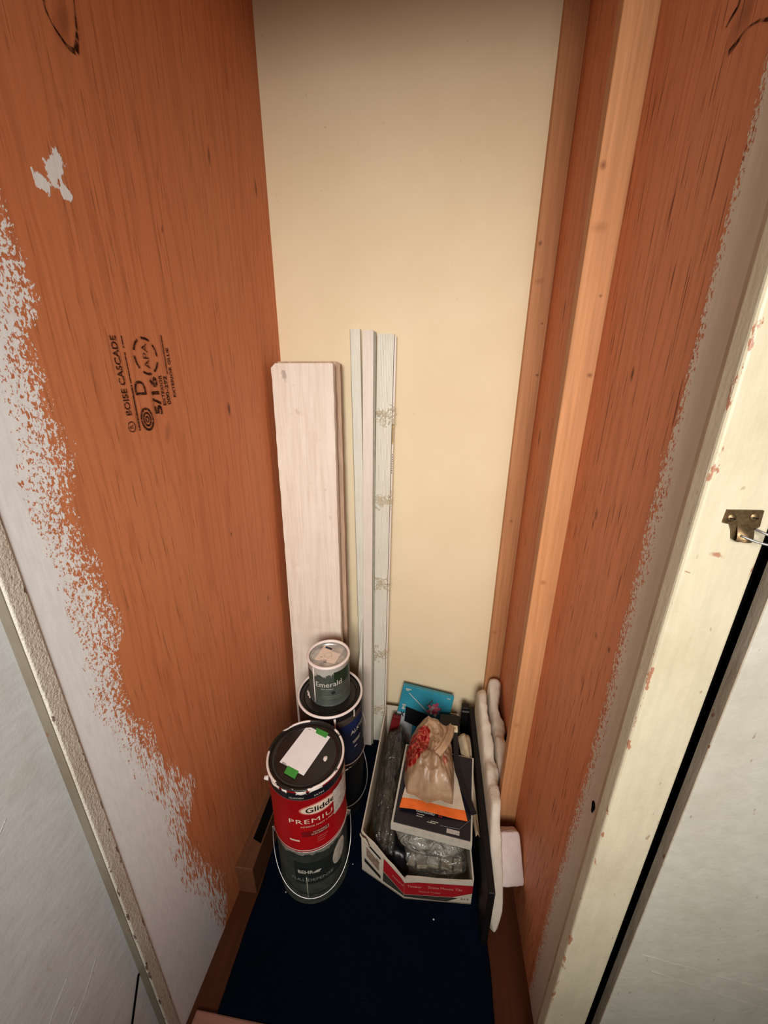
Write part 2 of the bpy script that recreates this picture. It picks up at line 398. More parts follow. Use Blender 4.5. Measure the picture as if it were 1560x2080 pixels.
M_GASH = Mat('bark_streak', .8, .1); M_GASH.color(srgb(40, 16, 10)); M_GASH.l(M_GASH.ramp(M_GASH.noise(M_GASH.coord(), 160, 4, .6), [(.34, .15), (.55, .9)]), M_GASH.b.inputs['Alpha'])
def gash(pts, wds, xf, par):
    P2 = catmull([Vector((0, y, z)) for y, z in pts], 5); V = []; n = len(P2)
    for i, p in enumerate(P2):
        d = (P2[min(i+1, n-1)]-P2[max(i-1, 0)]).normalized(); a = Vector((0, -d.z, d.y)); t = i/(n-1)*(len(wds)-1); k = min(int(t), len(wds)-2); w_ = wds[k]+(wds[k+1]-wds[k])*(t-k)
        for sg in (1, -1):
            q = p + a*w_*sg; V.append(Vector((xf(q.y), q.y, q.z)))
    link('bark_streak', V, [[2*i, 2*i+1, 2*i+3, 2*i+2] for i in range(n-1)], M_GASH.m, par)
gash([(.492, 1.556), (.494, 1.539), (.495, 1.528), (.499, 1.521), (.506, 1.516), (.514, 1.512), (.523, 1.513)], [.0020, .0012, .0009, .0016, .0030], lambda y: xl(y)+.0006, wl)
gash([(.537, 1.567), (.534, 1.55), (.531, 1.532), (.525, 1.514)], [.0006, .0010, .0030], lambda y: xl(y)+.0007, wl)
gash([(.442, 1.440), (.463, 1.452), (.479, 1.456), (.486, 1.454), (.497, 1.452)], [.0012, .0008, .0015, .0030], lambda y: XR-.0006, wr)
gash([(.497, 1.492), (.499, 1.484), (.504, 1.482), (.511, 1.478)], [.0008, .0018, .0012], lambda y: XR-.0006, wr)
# carpet lies on the boards
def carpet_mat():
    M = Mat('navy_carpet', .95, .05); f = M.noise(M.coord(), 420, 2); g = M.noise(M.coord(), 12, 4)
    c = M.ramp(f, [(.3, (.0012, .0028, .009, 1)), (.72, (.004, .009, .025, 1))])
    c = M.mix(M.mr(g, .35, .65, 0, .5), c, (.0012, .0035, .006, 1)); M.color(c); M.normal(M.bump(f, .8, .004)); return M.m
def carpet_fn(u, v):
    x = -.362 + u*(.172+.362); y = .333 + v*(YB-.001-.333); return Vector((x + .004*noise.noise(Vector((u*3, v*9, 1))), y, .007 + .0012*noise.noise(Vector((x*60, y*60, 3))))), Vector((0, 0, 1))
vs, fs = slab(carpet_fn, 60, 70, .009); vs = [Vector((v.x, v.y, max(v.z, .0005))) for v in vs]
cp = link('carpet', vs, fs, carpet_mat(), None, True); tag(cp, 'dark navy carpet remnant covering the closet floor', 'carpet')
CZ = .0128

# doors
d1 = bpy.data.objects.new('door_1', None); COL.objects.link(d1); d1.location = (-.433, .284, .02); struct(d1, 'white painted door leaf standing open on the left')
def leaf_pt(s, z, off=0.0):       # s metres from the hinge towards the room
    a = math.radians(4); return Vector((-.4325 - s*math.sin(a) + off*math.cos(a), .284 - s*math.cos(a) - off*math.sin(a), z))
def leaf_fn(u, v):
    a = math.radians(4); return leaf_pt(u*.60, .02+v*1.56, -.016), Vector((math.cos(a), -math.sin(a), 0))
vs, fs = slab(leaf_fn, 1, 1, .032); link('door_leaf', vs, fs, M_DOOR_L, d1)
def quad_strip(pts, wid, nrm, side):
    a = [Vector(p)+Vector(side)*wid/2 for p in pts]; b = [Vector(p)-Vector(side)*wid/2 for p in pts]
    return a+b, [[i, i+1, len(a)+i+1, len(a)+i] for i in range(len(a)-1)]
pts = [leaf_pt(.001+.045*t, .262-.095*t, .0006) for t in [i/8 for i in range(9)]]
vs, fs = quad_strip(pts, .0060, None, (0, .8, -.5)); link('crack', vs, fs, M_DARK, d1)
for k in range(4):
    s0, z0 = random.uniform(.03, .16), random.uniform(.35, .95); p = [leaf_pt(s0+.05*t, z0-.05*t*random.uniform(.8, 1.2), .0004) for t in (0, .5, 1)]
    vs, fs = tube_data(p, .00018, 5); link('paint_ridge', vs, fs, M_DOOR_L, d1)
d2 = bpy.data.objects.new('door_2', None); COL.objects.link(d2); d2.location = (.287, .32, .02); struct(d2, 'white painted door leaf closed beside the right casing')
def rleaf(name, lo, hi, m, bev): return box(name, lo, hi, m, d2, bev, 3)
rleaf('door_leaf', (.2996, .330, .02), (.98, .344, 1.58), M_DOOR_R, .0015)
rleaf('edge_strip', (.2986, .3305, .02), (.2996, .3435, 1.58), M_EDGE, .0003)
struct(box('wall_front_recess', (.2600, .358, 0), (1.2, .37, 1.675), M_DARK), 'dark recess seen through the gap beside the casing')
for (x0, x1, z0, z1) in ((.315, .80, .44, .345), (.335, .80, .405, .275)):
    n = 26; p = [Vector((x0+(x1-x0)*i/n, .3298, z0+(z1-z0)*i/n + .002*noise.noise(Vector((i*.7, z0*9, 0))))) for i in range(n+1)]
    vs, fs = tube_data(p, lambda t: .0007*(.5+.6*abs(noise.noise(Vector((t*20, z0, 2))))), 6); link('paint_ridge', vs, fs, M_DOOR_R, d2, True)

# ------------------------------------------------------------------ ink stamp on the left plywood
def ink():
    M = Mat('stamp_ink', .8, .1); M.color(srgb(48, 20, 13)); n = M.noise(M.coord(), 380, 3, .6); M.l(M.ramp(n, [(.36, .25), (.50, .95)]), M.b.inputs['Alpha']); return M.m
M_INK = ink()
def st(y, z, e=.0009): return Vector((xl(y)+e, y, z))
def stamp_text(body, size, y, z, width=None, bold=0.0, space=1.0):
    return text(body, size, lambda a, b: st(y-b, z+a), M_INK, wl, 'stamp_lettering', width=width, bold=bold, space=space)
def ring_data(y, z, ry, rz, wd, dash=None, n=40):
    V, F = [], []
    for i in range(n):
        if dash and (i % dash[1]) >= dash[0]: continue
        a, b = 2*math.pi*i/n, 2*math.pi*(i+1)/n; o = len(V)
        for t in (a, b):
            for s in (1, 1-wd): V.append(st(y+ry*s*math.cos(t), z+rz*s*math.sin(t)))
        F.append([o, o+1, o+3, o+2])
    return V, F
def stamp_ring(*a, **k):
    vs, fs = ring_data(*a, **k); return link('stamp_mark', vs, fs, M_INK, wl)
def stamp_line(y0, z0, y1, z1, wd):
    vs = [st(y0-wd/2, z0), st(y0+wd/2, z0), st(y1+wd/2, z1), st(y1-wd/2, z1)]; return link('stamp_mark', vs, [[0, 1, 2, 3]], M_INK, wl)
stamp_text('BOISE CASCADE', .0135, .491, 1.175, width=.100, bold=.0003)
stamp_ring(.491, 1.110, .0068, .0075, .2); stamp_text('R', .010, .491, 1.110)
stamp_line(.504, 1.103, .505, 1.165, .0026); stamp_line(.505, 1.1665, .505, 1.206, .002); stamp_line(.505, 1.211, .505, 1.226, .0018)
stamp_ring(.522, 1.117, .0125, .0165, .22); stamp_ring(.522, 1.117, .0078, .0105, .3); stamp_ring(.522, 1.117, .0035, .005, .5)
stamp_line(.518, 1.1395, .523, 1.1395, .003); stamp_text('D', .030, .521, 1.160, bold=.0003)
stamp_ring(.543, 1.2025, .0235, .0255, .13, dash=(5, 7), n=42); stamp_text('APA', .015, .543, 1.2025, width=.034)
stamp_text('5/16', .0205, .549, 1.148, width=.054, bold=.0007)
stamp_text('EXTERIOR', .0085, .564, 1.155, width=.044, bold=.0003); stamp_text('000-292', .0100, .5745, 1.155, width=.042, bold=.0003); stamp_text('EXTERIOR GLUE', .0080, .590, 1.180, width=.072, bold=.0003)
stamp_line(.5815, 1.178, .582, 1.233, .002)

# brass catch on the right casing
M_BRASS = plain('tarnished_brass', srgb(110, 88, 60), .42, .5, .75, 300, .3, .3)
kp = thing('door_catch', 'tarnished brass door catch with wire ring on the cream casing', 'door catch', (.256, .330, 1.05))
prof = [(.2425, 1.0772), (.2690, 1.0780), (.2700, 1.0640), (.2660, 1.0605), (.2645, 1.0535), (.2610, 1.0500), (.2570, 1.0495), (.2525, 1.0520), (.2505, 1.0590), (.2475, 1.0650), (.2420, 1.0660)]
vs = [(x, .3300, z) for x, z in prof] + [(x, .3278, z) for x, z in prof]; n = len(prof)
link('plate', vs, [list(range(n))[::-1], [i+n for i in range(n)]] + [[i, (i+1) % n, (i+1) % n+n, i+n] for i in range(n)], M_BRASS, kp)
for x, z in ((.2468, 1.0708), (.2632, 1.0722)):
    sc = lathe('screw', [(.0034, 0), (.0034, .0008), (.0022, .0016), (0, .0018)], (0, 0, 0), M_BRASS, None, 16)
    for v in sc.data.vertices: v.co = Vector((x + v.co.x - .256, -.0022 - v.co.z, z - 1.05 + v.co.y))
    sc.parent = kp
    link('slot', [(x-.0022, .3259, z-.0004), (x+.0022, .3259, z-.0010), (x+.0022, .3259, z-.0002), (x-.0022, .3259, z+.0006)], [[0, 1, 2, 3]], M_DARK, sc).matrix_parent_inverse = Matrix()
vs, fs = grid(lambda u, v: Vector((.2525+.0125*u, .3278-.0075*math.sin(v*math.pi*.55)*(.6+.4*math.sin(u*math.pi)), 1.0655-.0135*v)), 10, 8)
link('tongue', vs, fs, M_BRASS, kp, True)
ringp = catmull([(.254, .322, 1.0575), (.262, .317, 1.0550), (.271, .313, 1.0540), (.2755, .3135, 1.0560), (.274, .317, 1.0590), (.268, .321, 1.0615), (.2655, .3255, 1.0625)], 6)
tube('wire_ring', ringp, .0010, plain('dull_steel', (.25, .24, .23, 1), .5, .4, .6), kp, 8)

# ------------------------------------------------------------------ boards leaning in the left back corner
def board_white():
    M = Mat('rough_white_board', .6, .3); g = M.noise(M.coord((45, 45, 2)), 2.2, 6, .65, .6); s = M.noise(M.coord(), 30, 4)
    c = M.ramp(g, [(.25, srgb(214, 194, 176)), (.6, srgb(232, 218, 202))]); c = M.mix(M.ramp(s, [(.68, 0.0), (.74, .35)]), c, srgb(170, 140, 118))
    d = M.math('ADD', M.spot((-.352, 1.178), (.008, .016), (0, 2), .3), M.math('MULTIPLY', M.noise(M.coord(), 130, 3), 1.2)); c = M.mix(M.mr(d, 1.1, 1.5, .5, 0), c, srgb(120, 105, 95))
    M.color(c); M.normal(M.bump(g, .6, .003)); return M.m
M_BOARD = board_white()
M_BARE = lumber('bare_board_edge', srgb(196, 162, 136), grain=(60, 60, 2.5), dk=.6)
bd = prism('board', [(-.0745, -.009), (-.064, -.009), (.066, -.009), (.0745, -.009), (.0745, .009), (.066, .009), (-.064, .009), (-.0745, .009)], (-.3040, .885, .013), (-.3080, .932, 1.203), M_BOARD, None, 60, .0012,
           cut=lambda a: -.010 if a < -.07 else (-.001 if a > .07 else 0))
tag(bd, 'wide rough white painted board leaning against the left corner', 'board')
bd2 = prism('board', [(-.078, -.009), (.066, -.009), (.078, -.009), (.078, .009), (.066, .009), (-.078, .009)], (-.2985, .928, .013), (-.3045, .975, 1.208), M_BARE, None, 60, .0010, seed=3, cut=lambda a: -.006 if a > .07 else 0)
tag(bd2, 'bare brownish board standing behind the white painted board', 'board')

# ------------------------------------------------------------------ mouldings
M_TRIM = white_paint('moulding_white', srgb(222, 216, 200), 0, (60, 60, 2), grime=.15); M_TRIM2 = white_paint('moulding_white_warm', srgb(226, 212, 198), 0, (60, 60, 2), grime=.15)
M_GREY = plain('moulding_core', srgb(150, 146, 128), .6)
t1 = thing('moulding', 'narrow plain white moulding, leftmost of the three by the board', 'moulding', (-.186, .963, .0128), 'white mouldings leaning on the back wall')
prism('shaft', [(-.0145, -.005), (.0115, -.005), (.0125, .000), (.0110, .007), (-.0120, .007), (-.0145, .003)], (-.178, .966, .0128), (-.1950, 1.008, 1.282), M_TRIM, t1, 20)
t2 = thing('moulding', 'flat white moulding with dark grooved edge, middle of the three', 'moulding', (-.162, .945, .0128), 'white mouldings leaning on the back wall')
prism('shaft', [(-.0140, -.013), (.0120, -.013), (.0120, .007), (-.0140, .007)], (-.165, .940, .0128), (-.159, .985, 1.277), M_TRIM2, t2, 20)
prism('grooved_edge', [(.0125, -.013), (.0160, -.013), (.0160, -.010), (.0145, -.009), (.0145, -.005), (.0170, -.004), (.0170, .001), (.0125, .002)], (-.165, .940, .0128), (-.159, .985, 1.274), M_GREY, t2, 4)
t3 = thing('moulding', 'fluted white moulding tied with torn twine, rightmost of the three', 'moulding', (-.125, .960, .0128), 'white mouldings leaning on the back wall')
ribs = [(-.0235, -.010), (.0165, -.010)]
for i in range(10):
    a = .0165 - i*.0040; ribs += [(a, .0075), (a-.0026, .0075), (a-.0028, .0058), (a-.0037, .0058)]
pb, pt = (-.1325, .962, .0128), (-.1165, .9985, 1.270)
prism('shaft', ribs, pb, pt, M_TRIM, t3, 20)
prism('edge_strip', [(.0178, -.010), (.0222, -.010), (.0222, .0045), (.0178, .0045)], pb, (pt[0], pt[1], 1.266), M_TRIM2, t3, 20)
def on_t3(z): t = (z-pb[2])/(pt[2]-pb[2]); return Vector(pb).lerp(Vector(pt), t)
M_TWINE = plain('pale_twine', srgb(214, 200, 172), .8)
for zc in (1.083, .858, .61, .365, .145):
    parts = []
    for k in range(34):
        c = on_t3(zc + random.gauss(0, .009)); x = random.uniform(-.020, .022); zz0 = random.gauss(0, .005)
        p = [c + Vector((x+random.uniform(-.009, .009), -.0085-random.uniform(0, .006), zz0+random.uniform(-.009, .009))) for _ in range(4)]
        parts.append(tube_data(catmull(p, 3), .00055, 4))
    loop = [on_t3(zc+.004*math.sin(a*2)) + Vector((.0235*math.cos(a), .0015 - .0112*math.sin(a), 0)) for a in [2*math.pi*i/20 for i in range(21)]]
    parts.append(tube_data(loop, .0009, 5))
    vs, fs = merge(parts); link('twine_tie', vs, fs, M_TWINE, t3, True)
def t3edge(z, x, e=.0058): return on_t3(z) + Vector((x, -e, 0))
M_TAG = plain('tan_tag', srgb(190, 160, 110), .7); M_TXT = plain('dark_print', srgb(60, 45, 35), .8)
vs = [t3edge(1.062, .0180), t3edge(1.062, .0220), t3edge(1.010, .0218), t3edge(1.010, .0178)]; lab = link('label_strip', vs, [[0, 1, 2, 3]], M_TAG, t3)
text('ALUMINUM', .0040, lambda a, b: t3edge(1.034-a, .0199+b, .0064), M_TXT, lab, width=.036)
link('mark', [t3edge(1.058, .0186, .0064), t3edge(1.058, .0212, .0064), t3edge(1.0615, .0199, .0064)], [[0, 1, 2]], M_TXT, lab)
for k in range(9):
    z = .985 - k*.006; link('fine_print', [t3edge(z, .0190), t3edge(z, .0208), t3edge(z-.0035, .0208), t3edge(z-.0035, .0190)], [[0, 1, 2, 3]], M_TXT, t3)
sh = prism('wood_shim', [(-.008, -.0015), (.008, -.0015), (.008, .0015), (-.008, .0015)], (-.194, .872, .0128), (-.178, .945, .489), M_TRIM, None, 12)
for v in sh.data.vertices:
    k = min(1, max(0, (v.co.z-.25)/.24)); c = -.194 + (v.co.z-.0128)/.476*.016; v.co.x = c + (v.co.x-c)*(1-.9*k)
tag(sh, 'thin pointed white shim stick leaning against the mouldings', 'shim')

# ------------------------------------------------------------------ paint cans
M_STEEL = plain('can_steel', (.42, .41, .39, 1), .35, .5, .85, 90, .25)
M_BLACKM = plain('black_lid', (.012, .009, .007, 1), .32, .5, 0, 40, .3)
M_WHITEP = plain('dried_white_paint', srgb(232, 218, 208), .5, .4, 0, 80, .08, .5)
M_WIRE = plain('bail_wire', (.62, .60, .57, 1), .35, .5, .8)
def rim_mat(name, base, thr, sc=26, c=srgb(235, 220, 212)):
    M = Mat(name, .4, .45); n = M.noise(M.coord(), sc, 4, .6)
    M.color(M.mix(M.ramp(n, [(thr, 0.0), (thr+.02, 1.0)]), base, c)); M.normal(M.bump(n, .4, .002)); return M.m
def cyl(cen, R, a, z): return Vector((cen[0]+R*math.sin(a), cen[1]-R*math.cos(a), cen[2]+z))
def patch_cyl(cen, R, a0, a1, z0, z1, mat, parent, name, nu=16, nv=6, shape=None):
    def f(u, v):
        if shape:
            x, y = shape(u, v); return cyl(cen, R, (a0+a1)/2+(a1-a0)/2*x, (z0+z1)/2+(z1-z0)/2*y)
        return cyl(cen, R, a0+(a1-a0)*u, z0+(z1-z0)*v)
    vs, fs = grid(f, nu, nv); return link(name, vs, fs, mat, parent, True)
def disc(u, v): return (v*math.cos(2*math.pi*u), v*math.sin(2*math.pi*u))
def text_cyl(body, size, cen, R, a, z, mat, parent, slope=0.0, **kw):
    return text(body, size, lambda x, y: cyl(cen, R, a+x/R, z+y+slope*x), mat, parent, **kw)
def gallon(name, label, cen, body_m, rim_m, lid_m, R=.083, H=.192, handle=None, ears=True, z_lid=True, rimr=.0026):
    t = thing(name, label, 'paint can', cen, 'stacked paint cans')
    lathe('body', [(0, .004), (R-.004, .004), (R-.002, .0005), (R+.0012, .0008), (R+.0016, .0035), (R, .006), (R, H-.010), (R+.0012, H-.008), (R+.0014, H-.004), (R-.001, H-.002), (R-.0025, H-.004)], cen, body_m, t)
    lathe('lid', [(0, H-.0085), (R*.80, H-.0085), (R*.83, H-.0060), (R*.875, H-.0055), (R*.89, H-.0075), (R*.925, H-.0075), (R*.945, H-.0032), (R-.0015, H-.0030)], cen, lid_m, t)
    lathe('rim', [(R-.001+rimr*math.cos(x), H-.0032+rimr*1.1*math.sin(x)) for x in [2*math.pi*i/10 for i in range(11)]], cen, rim_m, t)
    if handle:
        a0, ze, drop, reach = handle
        P = []
        for i in range(37):
            ph = -math.pi/2 + math.pi*i/36; c = math.cos(ph)
            P.append(cyl(cen, R+.009+.012*c**2*reach, a0+ph*1.03, ze - drop*(max(c, 0)**.75)))
        P = [P[0]+Vector((0, 0, .006)), P[0]+Vector((0, 0, .003))] + P + [P[-1]+Vector((0, 0, .003)), P[-1]+Vector((0, 0, .006))]
        tube('bail_handle', P, .0012, M_WIRE, t, 8)
        for s in (-1, 1):
            e = cyl(cen, R, a0+s*math.pi/2*1.03, ze); d = (e - Vector((cen[0], cen[1], e.z))).normalized()
            tube('ear', [e - d*.001, e+d*.002, e+d*.006, e+d*.010], lambda q: .0085*(1-q*.5), M_STEEL, t, 14)
    return t
AF = math.radians(22.3)
FC = (-.243, .594, CZ); FC2 = (-.243, .592, CZ+.1922)
BC = (-.234, .768, CZ); BC2 = (-.234, .768, CZ+.1922); QC = (-.236, .776, CZ+.3845-.0083)
def smear_mat(name, base, top, zlo, zhi, sc=(40, 40, 16), thr=.5):
    """label with dried paint running down from the rim (object z is measured from the can base)"""
    M = Mat(name, .45, .4); n = M.noise(M.coord(sc), 1.6, 4, .6); sp = M.n('ShaderNodeSeparateXYZ'); M.l(M.tc.outputs['Object'], sp.inputs[0])
    k = M.mr(sp.outputs[2], zlo, zhi, -.35, .35); f = M.ramp(M.math('ADD', n, k), [(thr, 0.0), (thr+.06, 1.0)])
    g = M.noise(M.coord(), 60, 4); b = Vector(base[:3])
    M.color(M.mix(f, M.ramp(g, [(.3, tuple(b*.7)+(1,)), (.7, tuple(b*1.25)+(1,))]), top)); M.normal(M.bump(n, .2, .002)); return M.m
# front stack, lower can
M_BEHR = smear_mat('grey_green_label', srgb(62, 66, 58), srgb(150, 148, 136), .165, .185)
c1 = gallon('paint_can', 'grey-green can lettered BEHR with wire bail, under the red can', FC, M_BEHR, rim_mat('rim_front_low', srgb(90, 88, 80), .36), M_STEEL, handle=(AF-.06, .152, .105, .35))
M_LTXT = plain('pale_print', srgb(196, 190, 176), .7); M_DPATCH = plain('dark_label_patch', srgb(34, 40, 36), .5)
patch_cyl(FC, .0834, AF-.60, AF+.80, .075, .150, M_DPATCH, c1, 'label_panel')
text_cyl('BEHR', .0150, FC, .0838, AF-.30, .118, M_LTXT, c1, bold=.0004)
link('logo_mark', [cyl(FC, .0838, AF-.10, .113), cyl(FC, .0838, AF+.07, .113), cyl(FC, .0838, AF+.14, .121), cyl(FC, .0838, AF+.02, .122), cyl(FC, .0838, AF-.07, .118)], [[0, 1, 2, 3, 4]], M_LTXT, c1)
text_cyl('FULL DEFENSE', .0130, FC, .0838, AF-.12, .090, plain('grey_print', srgb(140, 142, 132), .7), c1, width=.098)
patch_cyl(FC, .0842, AF+.42, AF+.98, .100, .168, plain('oval_sticker', srgb(188, 178, 164), .7, .2, 0, 70, .25), c1, 'oval_sticker', 28, 5, lambda u, v: (lambda x, y: (x*.8+.25*y, y))(*disc(u, v)))
tube('paint_drip', [cyl(FC, .0835, AF-.28, z) for z in (.10, .085, .06, .035, .012)], lambda q: .0012*(1-.4*q), M_LTXT, c1, 6)
# front stack, red can
M_RED = plain('red_label', srgb(160, 10, 16), .4, .4, 0, 20, .10, .05); M_RIMRED = rim_mat('rim_red_can', (.012, .009, .007, 1), .46, 14)
c2 = gallon('paint_can', 'red can lettered Glidden PREMIUM with a taped paper on its black lid', FC2, M_RED, M_RIMRED, M_BLACKM, handle=None)
patch_cyl(FC2, .0833, 0, 2*math.pi, .163, .1845, plain('black_band', srgb(16, 18, 26), .35, .5), c2, 'label_band', 64, 1)
patch_cyl(FC2, .0836, 0, 2*math.pi, .1615, .1630, M_STEEL, c2, 'label_line', 64, 1)
patch_cyl(FC2, .0840, 0, 2*math.pi, .0005, .0065, M_WHITEP, c2, 'bottom_rim', 64, 2)
M_CREAMP = plain('cream_print', srgb(226, 200, 178), .6)
oc = AF+.30
patch_cyl(FC2, .0834, oc-.60, oc+.60, .1130, .1465, plain('salmon_print', srgb(205, 110, 96), .6), c2, 'logo_border', 40, 4, disc)
patch_cyl(FC2, .0837, oc-.55, oc+.55, .1160, .1435, M_CREAMP, c2, 'logo_oval', 40, 4, disc)
text_cyl('Glidden', .0205, FC2, .0841, oc+.02, .1290, plain('black_print', srgb(24, 18, 16), .6), c2, width=.076, bold=.0004)
text_cyl('PREMIUM', .0185, FC2, .0837, AF+.12, .0960, M_CREAMP, c2, width=.118, space=1.1)
text_cyl('INTERIOR PAINT + PRIMER', .0062, FC2, .0837, AF+.20, .0805, M_CREAMP, c2, width=.082)
patch_cyl(FC2, .0835, AF-.28, AF+.40, .049, .065, plain('dark_red_print', srgb(120, 14, 20), .5), c2, 'print_box', 12, 1)
text_cyl('WASHABLE &', .0060, FC2, .0838, AF+.22, .0610, M_CREAMP, c2, width=.036); text_cyl('SCRUBBABLE', .0060, FC2, .0838, AF+.20, .0545, M_CREAMP, c2, width=.040)
for k in range(3): patch_cyl(FC2, .0836, AF+.10, AF+.40-.05*k, .0395-.007*k, .0420-.007*k, plain('faint_print', srgb(186, 80, 74), .6), c2, 'fine_print', 6, 1)
patch_cyl(FC2, .0836, AF-.62, AF-.35, .034, .039, M_CREAMP, c2, 'fine_print', 6, 1)
text_cyl('GLIDDEN', .0060, FC2, .0838, AF-.33, .1685, M_LTXT, c2, width=.030); text_cyl('SATIN', .0066, FC2, .0838, AF+.23, .1690, M_LTXT, c2, width=.021)
patch_cyl(FC2, .0846, AF+.60, AF+1.30, .076, .148, plain('grey_sticker', srgb(196, 186, 176), .7, .2, 0, 110, .3), c2, 'sticker', 14, 4)
def smear_front():
    M = Mat('smeared_primer', .6, .3); n = M.noise(M.coord((60, 60, 14)), 1.5, 4); M.color(M.ramp(n, [(.38, srgb(120, 40, 34)), (.55, srgb(196, 172, 150))])); return M.m
patch_cyl(FC2, .0840, AF+1.02, AF+1.45, .100, .164, smear_front(), c2, 'paint_smear', 10, 6)
LZ = CZ+.1922+.1838+.0008
pp = thing('paper_note', 'white paper rectangle taped with green tape onto the black lid', 'paper', (-.248, .604, LZ))
def qbox(name, pts, z0, z1, mat, parent=None):
    n = len(pts); vs = [Vector((p[0], p[1], z0)) for p in pts] + [Vector((p[0], p[1], z1)) for p in pts]
    return link(name, vs, [list(range(n))[::-1], [i+n for i in range(n)]] + [[i, (i+1) % n, (i+1) % n+n, i+n] for i in range(n)], mat, parent)
qbox('sheet', [(-.263, .663), (-.201, .640), (-.233, .5445), (-.294, .567)], LZ, LZ+.0004, plain('note_paper', srgb(246, 242, 240), .8, .1, 0, 40, .03, 0), pp)
M_TAPE = plain('green_tape', srgb(70, 150, 62), .6, .2)
for q in ([(-.239, .660), (-.207, .649), (-.210, .636), (-.237, .646)], [(-.273, .561), (-.246, .552), (-.249, .535), (-.276, .545)]): qbox('tape', q, LZ+.0004, LZ+.0008, M_TAPE, pp)
M_PENC = plain('pencil_grey', srgb(130, 120, 112), .8)
for (x, y, l) in ((-.2575, .655, .006), (-.288, .566, .014), (-.288, .5685, .010), (-.252, .5515, .014)): qbox('pencil_mark', [(x, y), (x+l, y-.36*l), (x+l, y-.36*l-.0014), (x, y-.0014)], LZ+.0004, LZ+.0005, M_PENC, pp)
def blob(name, c, r, h, mat, parent, seed, st=(1, 1), rot=0.0, n=18):
    vs = [Vector((c[0], c[1], c[2]+h))]; rr = lambda a: 1+.35*noise.noise(Vector((math.cos(a)*1.3, math.sin(a)*1.3, seed)))
    for k, (f, g) in enumerate(((.55, .85), (1, 0))):
        for i in range(n):
            a = 2*math.pi*i/n; x = r*f*rr(a)*math.cos(a)*st[0]; y = r*f*rr(a)*math.sin(a)*st[1]
            vs.append(Vector((c[0]+x*math.cos(rot)-y*math.sin(rot), c[1]+x*math.sin(rot)+y*math.cos(rot), c[2]+h*g)))
    fs = [[0, 1+i, 1+(i+1) % n] for i in range(n)] + [[1+i, 1+n+i, 1+n+(i+1) % n, 1+(i+1) % n] for i in range(n)]
    return link(name, vs, fs, mat, parent, True)
blob('paint_spot', (-.1985, .588, LZ-.0002), .0058, .0012, M_WHITEP, c2, 3, (.8, 1.1))
# dribbles over the front of the red can's rim
def dribble(cen, R, a, z, length, wd, par):
    vs, fs = grid(lambda u, v: cyl(cen, R+.0022*math.sin(math.pi*min(1, u))*math.sin(math.pi*(.15+.85*v))+.0006, a+(u-.5)*wd*(1+.5*noise.noise(Vector((v*4, a*9, 0)))), z-v*length*(1+.5*noise.noise(Vector((u*3, a*5, 1))))), 8, 5)
    link('paint_drip', vs, fs, M_WHITEP, par, True)
for a, wd, ln in ((AF-.93, .30, .009), (AF-.20, .26, .010), (AF+.16, .34, .007), (AF-.62, .14, .008)): dribble(FC2, .0838, a, .1895, ln, wd, c2)
ec = gallon_e = cyl(FC2, .083, AF-1.50, .150)
tube('ear', [ec, ec+Vector((-.004, -.001, 0)), ec+Vector((-.009, -.002, .001))], lambda q: .006*(1-.4*q), M_WHITEP, c2, 10)
# back stack
M_BLK = plain('black_can', srgb(24, 24, 26), .4, .45, 0, 30, .3); M_NAVY = plain('navy_label', srgb(22, 30, 52), .4, .4, 0, 30, .3)
c3 = gallon('paint_can', 'black can with a wire bail, lowest of the back stack', BC, M_BLK, rim_mat('rim_back_low', srgb(40, 38, 36), .55), M_STEEL, handle=(AF+.55, .150, .085, .4))
c4 = gallon('paint_can', 'navy can lettered ALKYD with white rim, under the small can', BC2, M_BLK, rim_mat('rim_alkyd', (.012, .009, .007, 1), .33, 30), M_BLACKM, handle=(AF+.62, .120, .098, .1), rimr=.0032)
patch_cyl(BC2, .0834, AF-1.2, AF+1.40, .010, .150, M_NAVY, c4, 'label', 30, 2)
patch_cyl(BC2, .0836, AF+.05, AF+1.36, .118, .150, plain('blue_panel', srgb(26, 40, 84), .4), c4, 'label_panel', 14, 2)
patch_cyl(BC2, .0836, AF+.05, AF+1.36, .150, .170, plain('brown_grey_band', srgb(70, 60, 54), .5), c4, 'label_band', 14, 2)
text_cyl('ALKYD', .0170, BC2, .0840, AF+.82, .112, M_LTXT, c4, width=.056, bold=.0003)
patch_cyl(BC2, .0838, AF-.80, AF-.30, .160, .168, M_LTXT, c4, 'paint_smear', 8, 2); patch_cyl(BC2, .0838, AF-.04, AF+.02, .150, .183, M_WHITEP, c4, 'paint_drip', 3, 6); patch_cyl(BC2, .0838, AF+.62, AF+.67, .160, .183, M_WHITEP, c4, 'paint_drip', 3, 6)
for k, (a0, a1, z) in enumerate(((.55, .95, .078), (.58, .90, .072), (.62, .75, .056))): patch_cyl(BC2, .0838, AF+a0, AF+a1, z, z+.003, M_LTXT, c4, 'fine_print', 6, 1)
for (dx, dy, s, sd) in ((-.055, -.010, .006, 1), (-.050, -.018, .0045, 2), (-.060, -.002, .004, 6)): blob('paint_spot', (BC2[0]+dx, BC2[1]+dy, CZ+.1922+.1837), s, .0008, M_WHITEP, c4, sd, (.5, 1.2), .4)
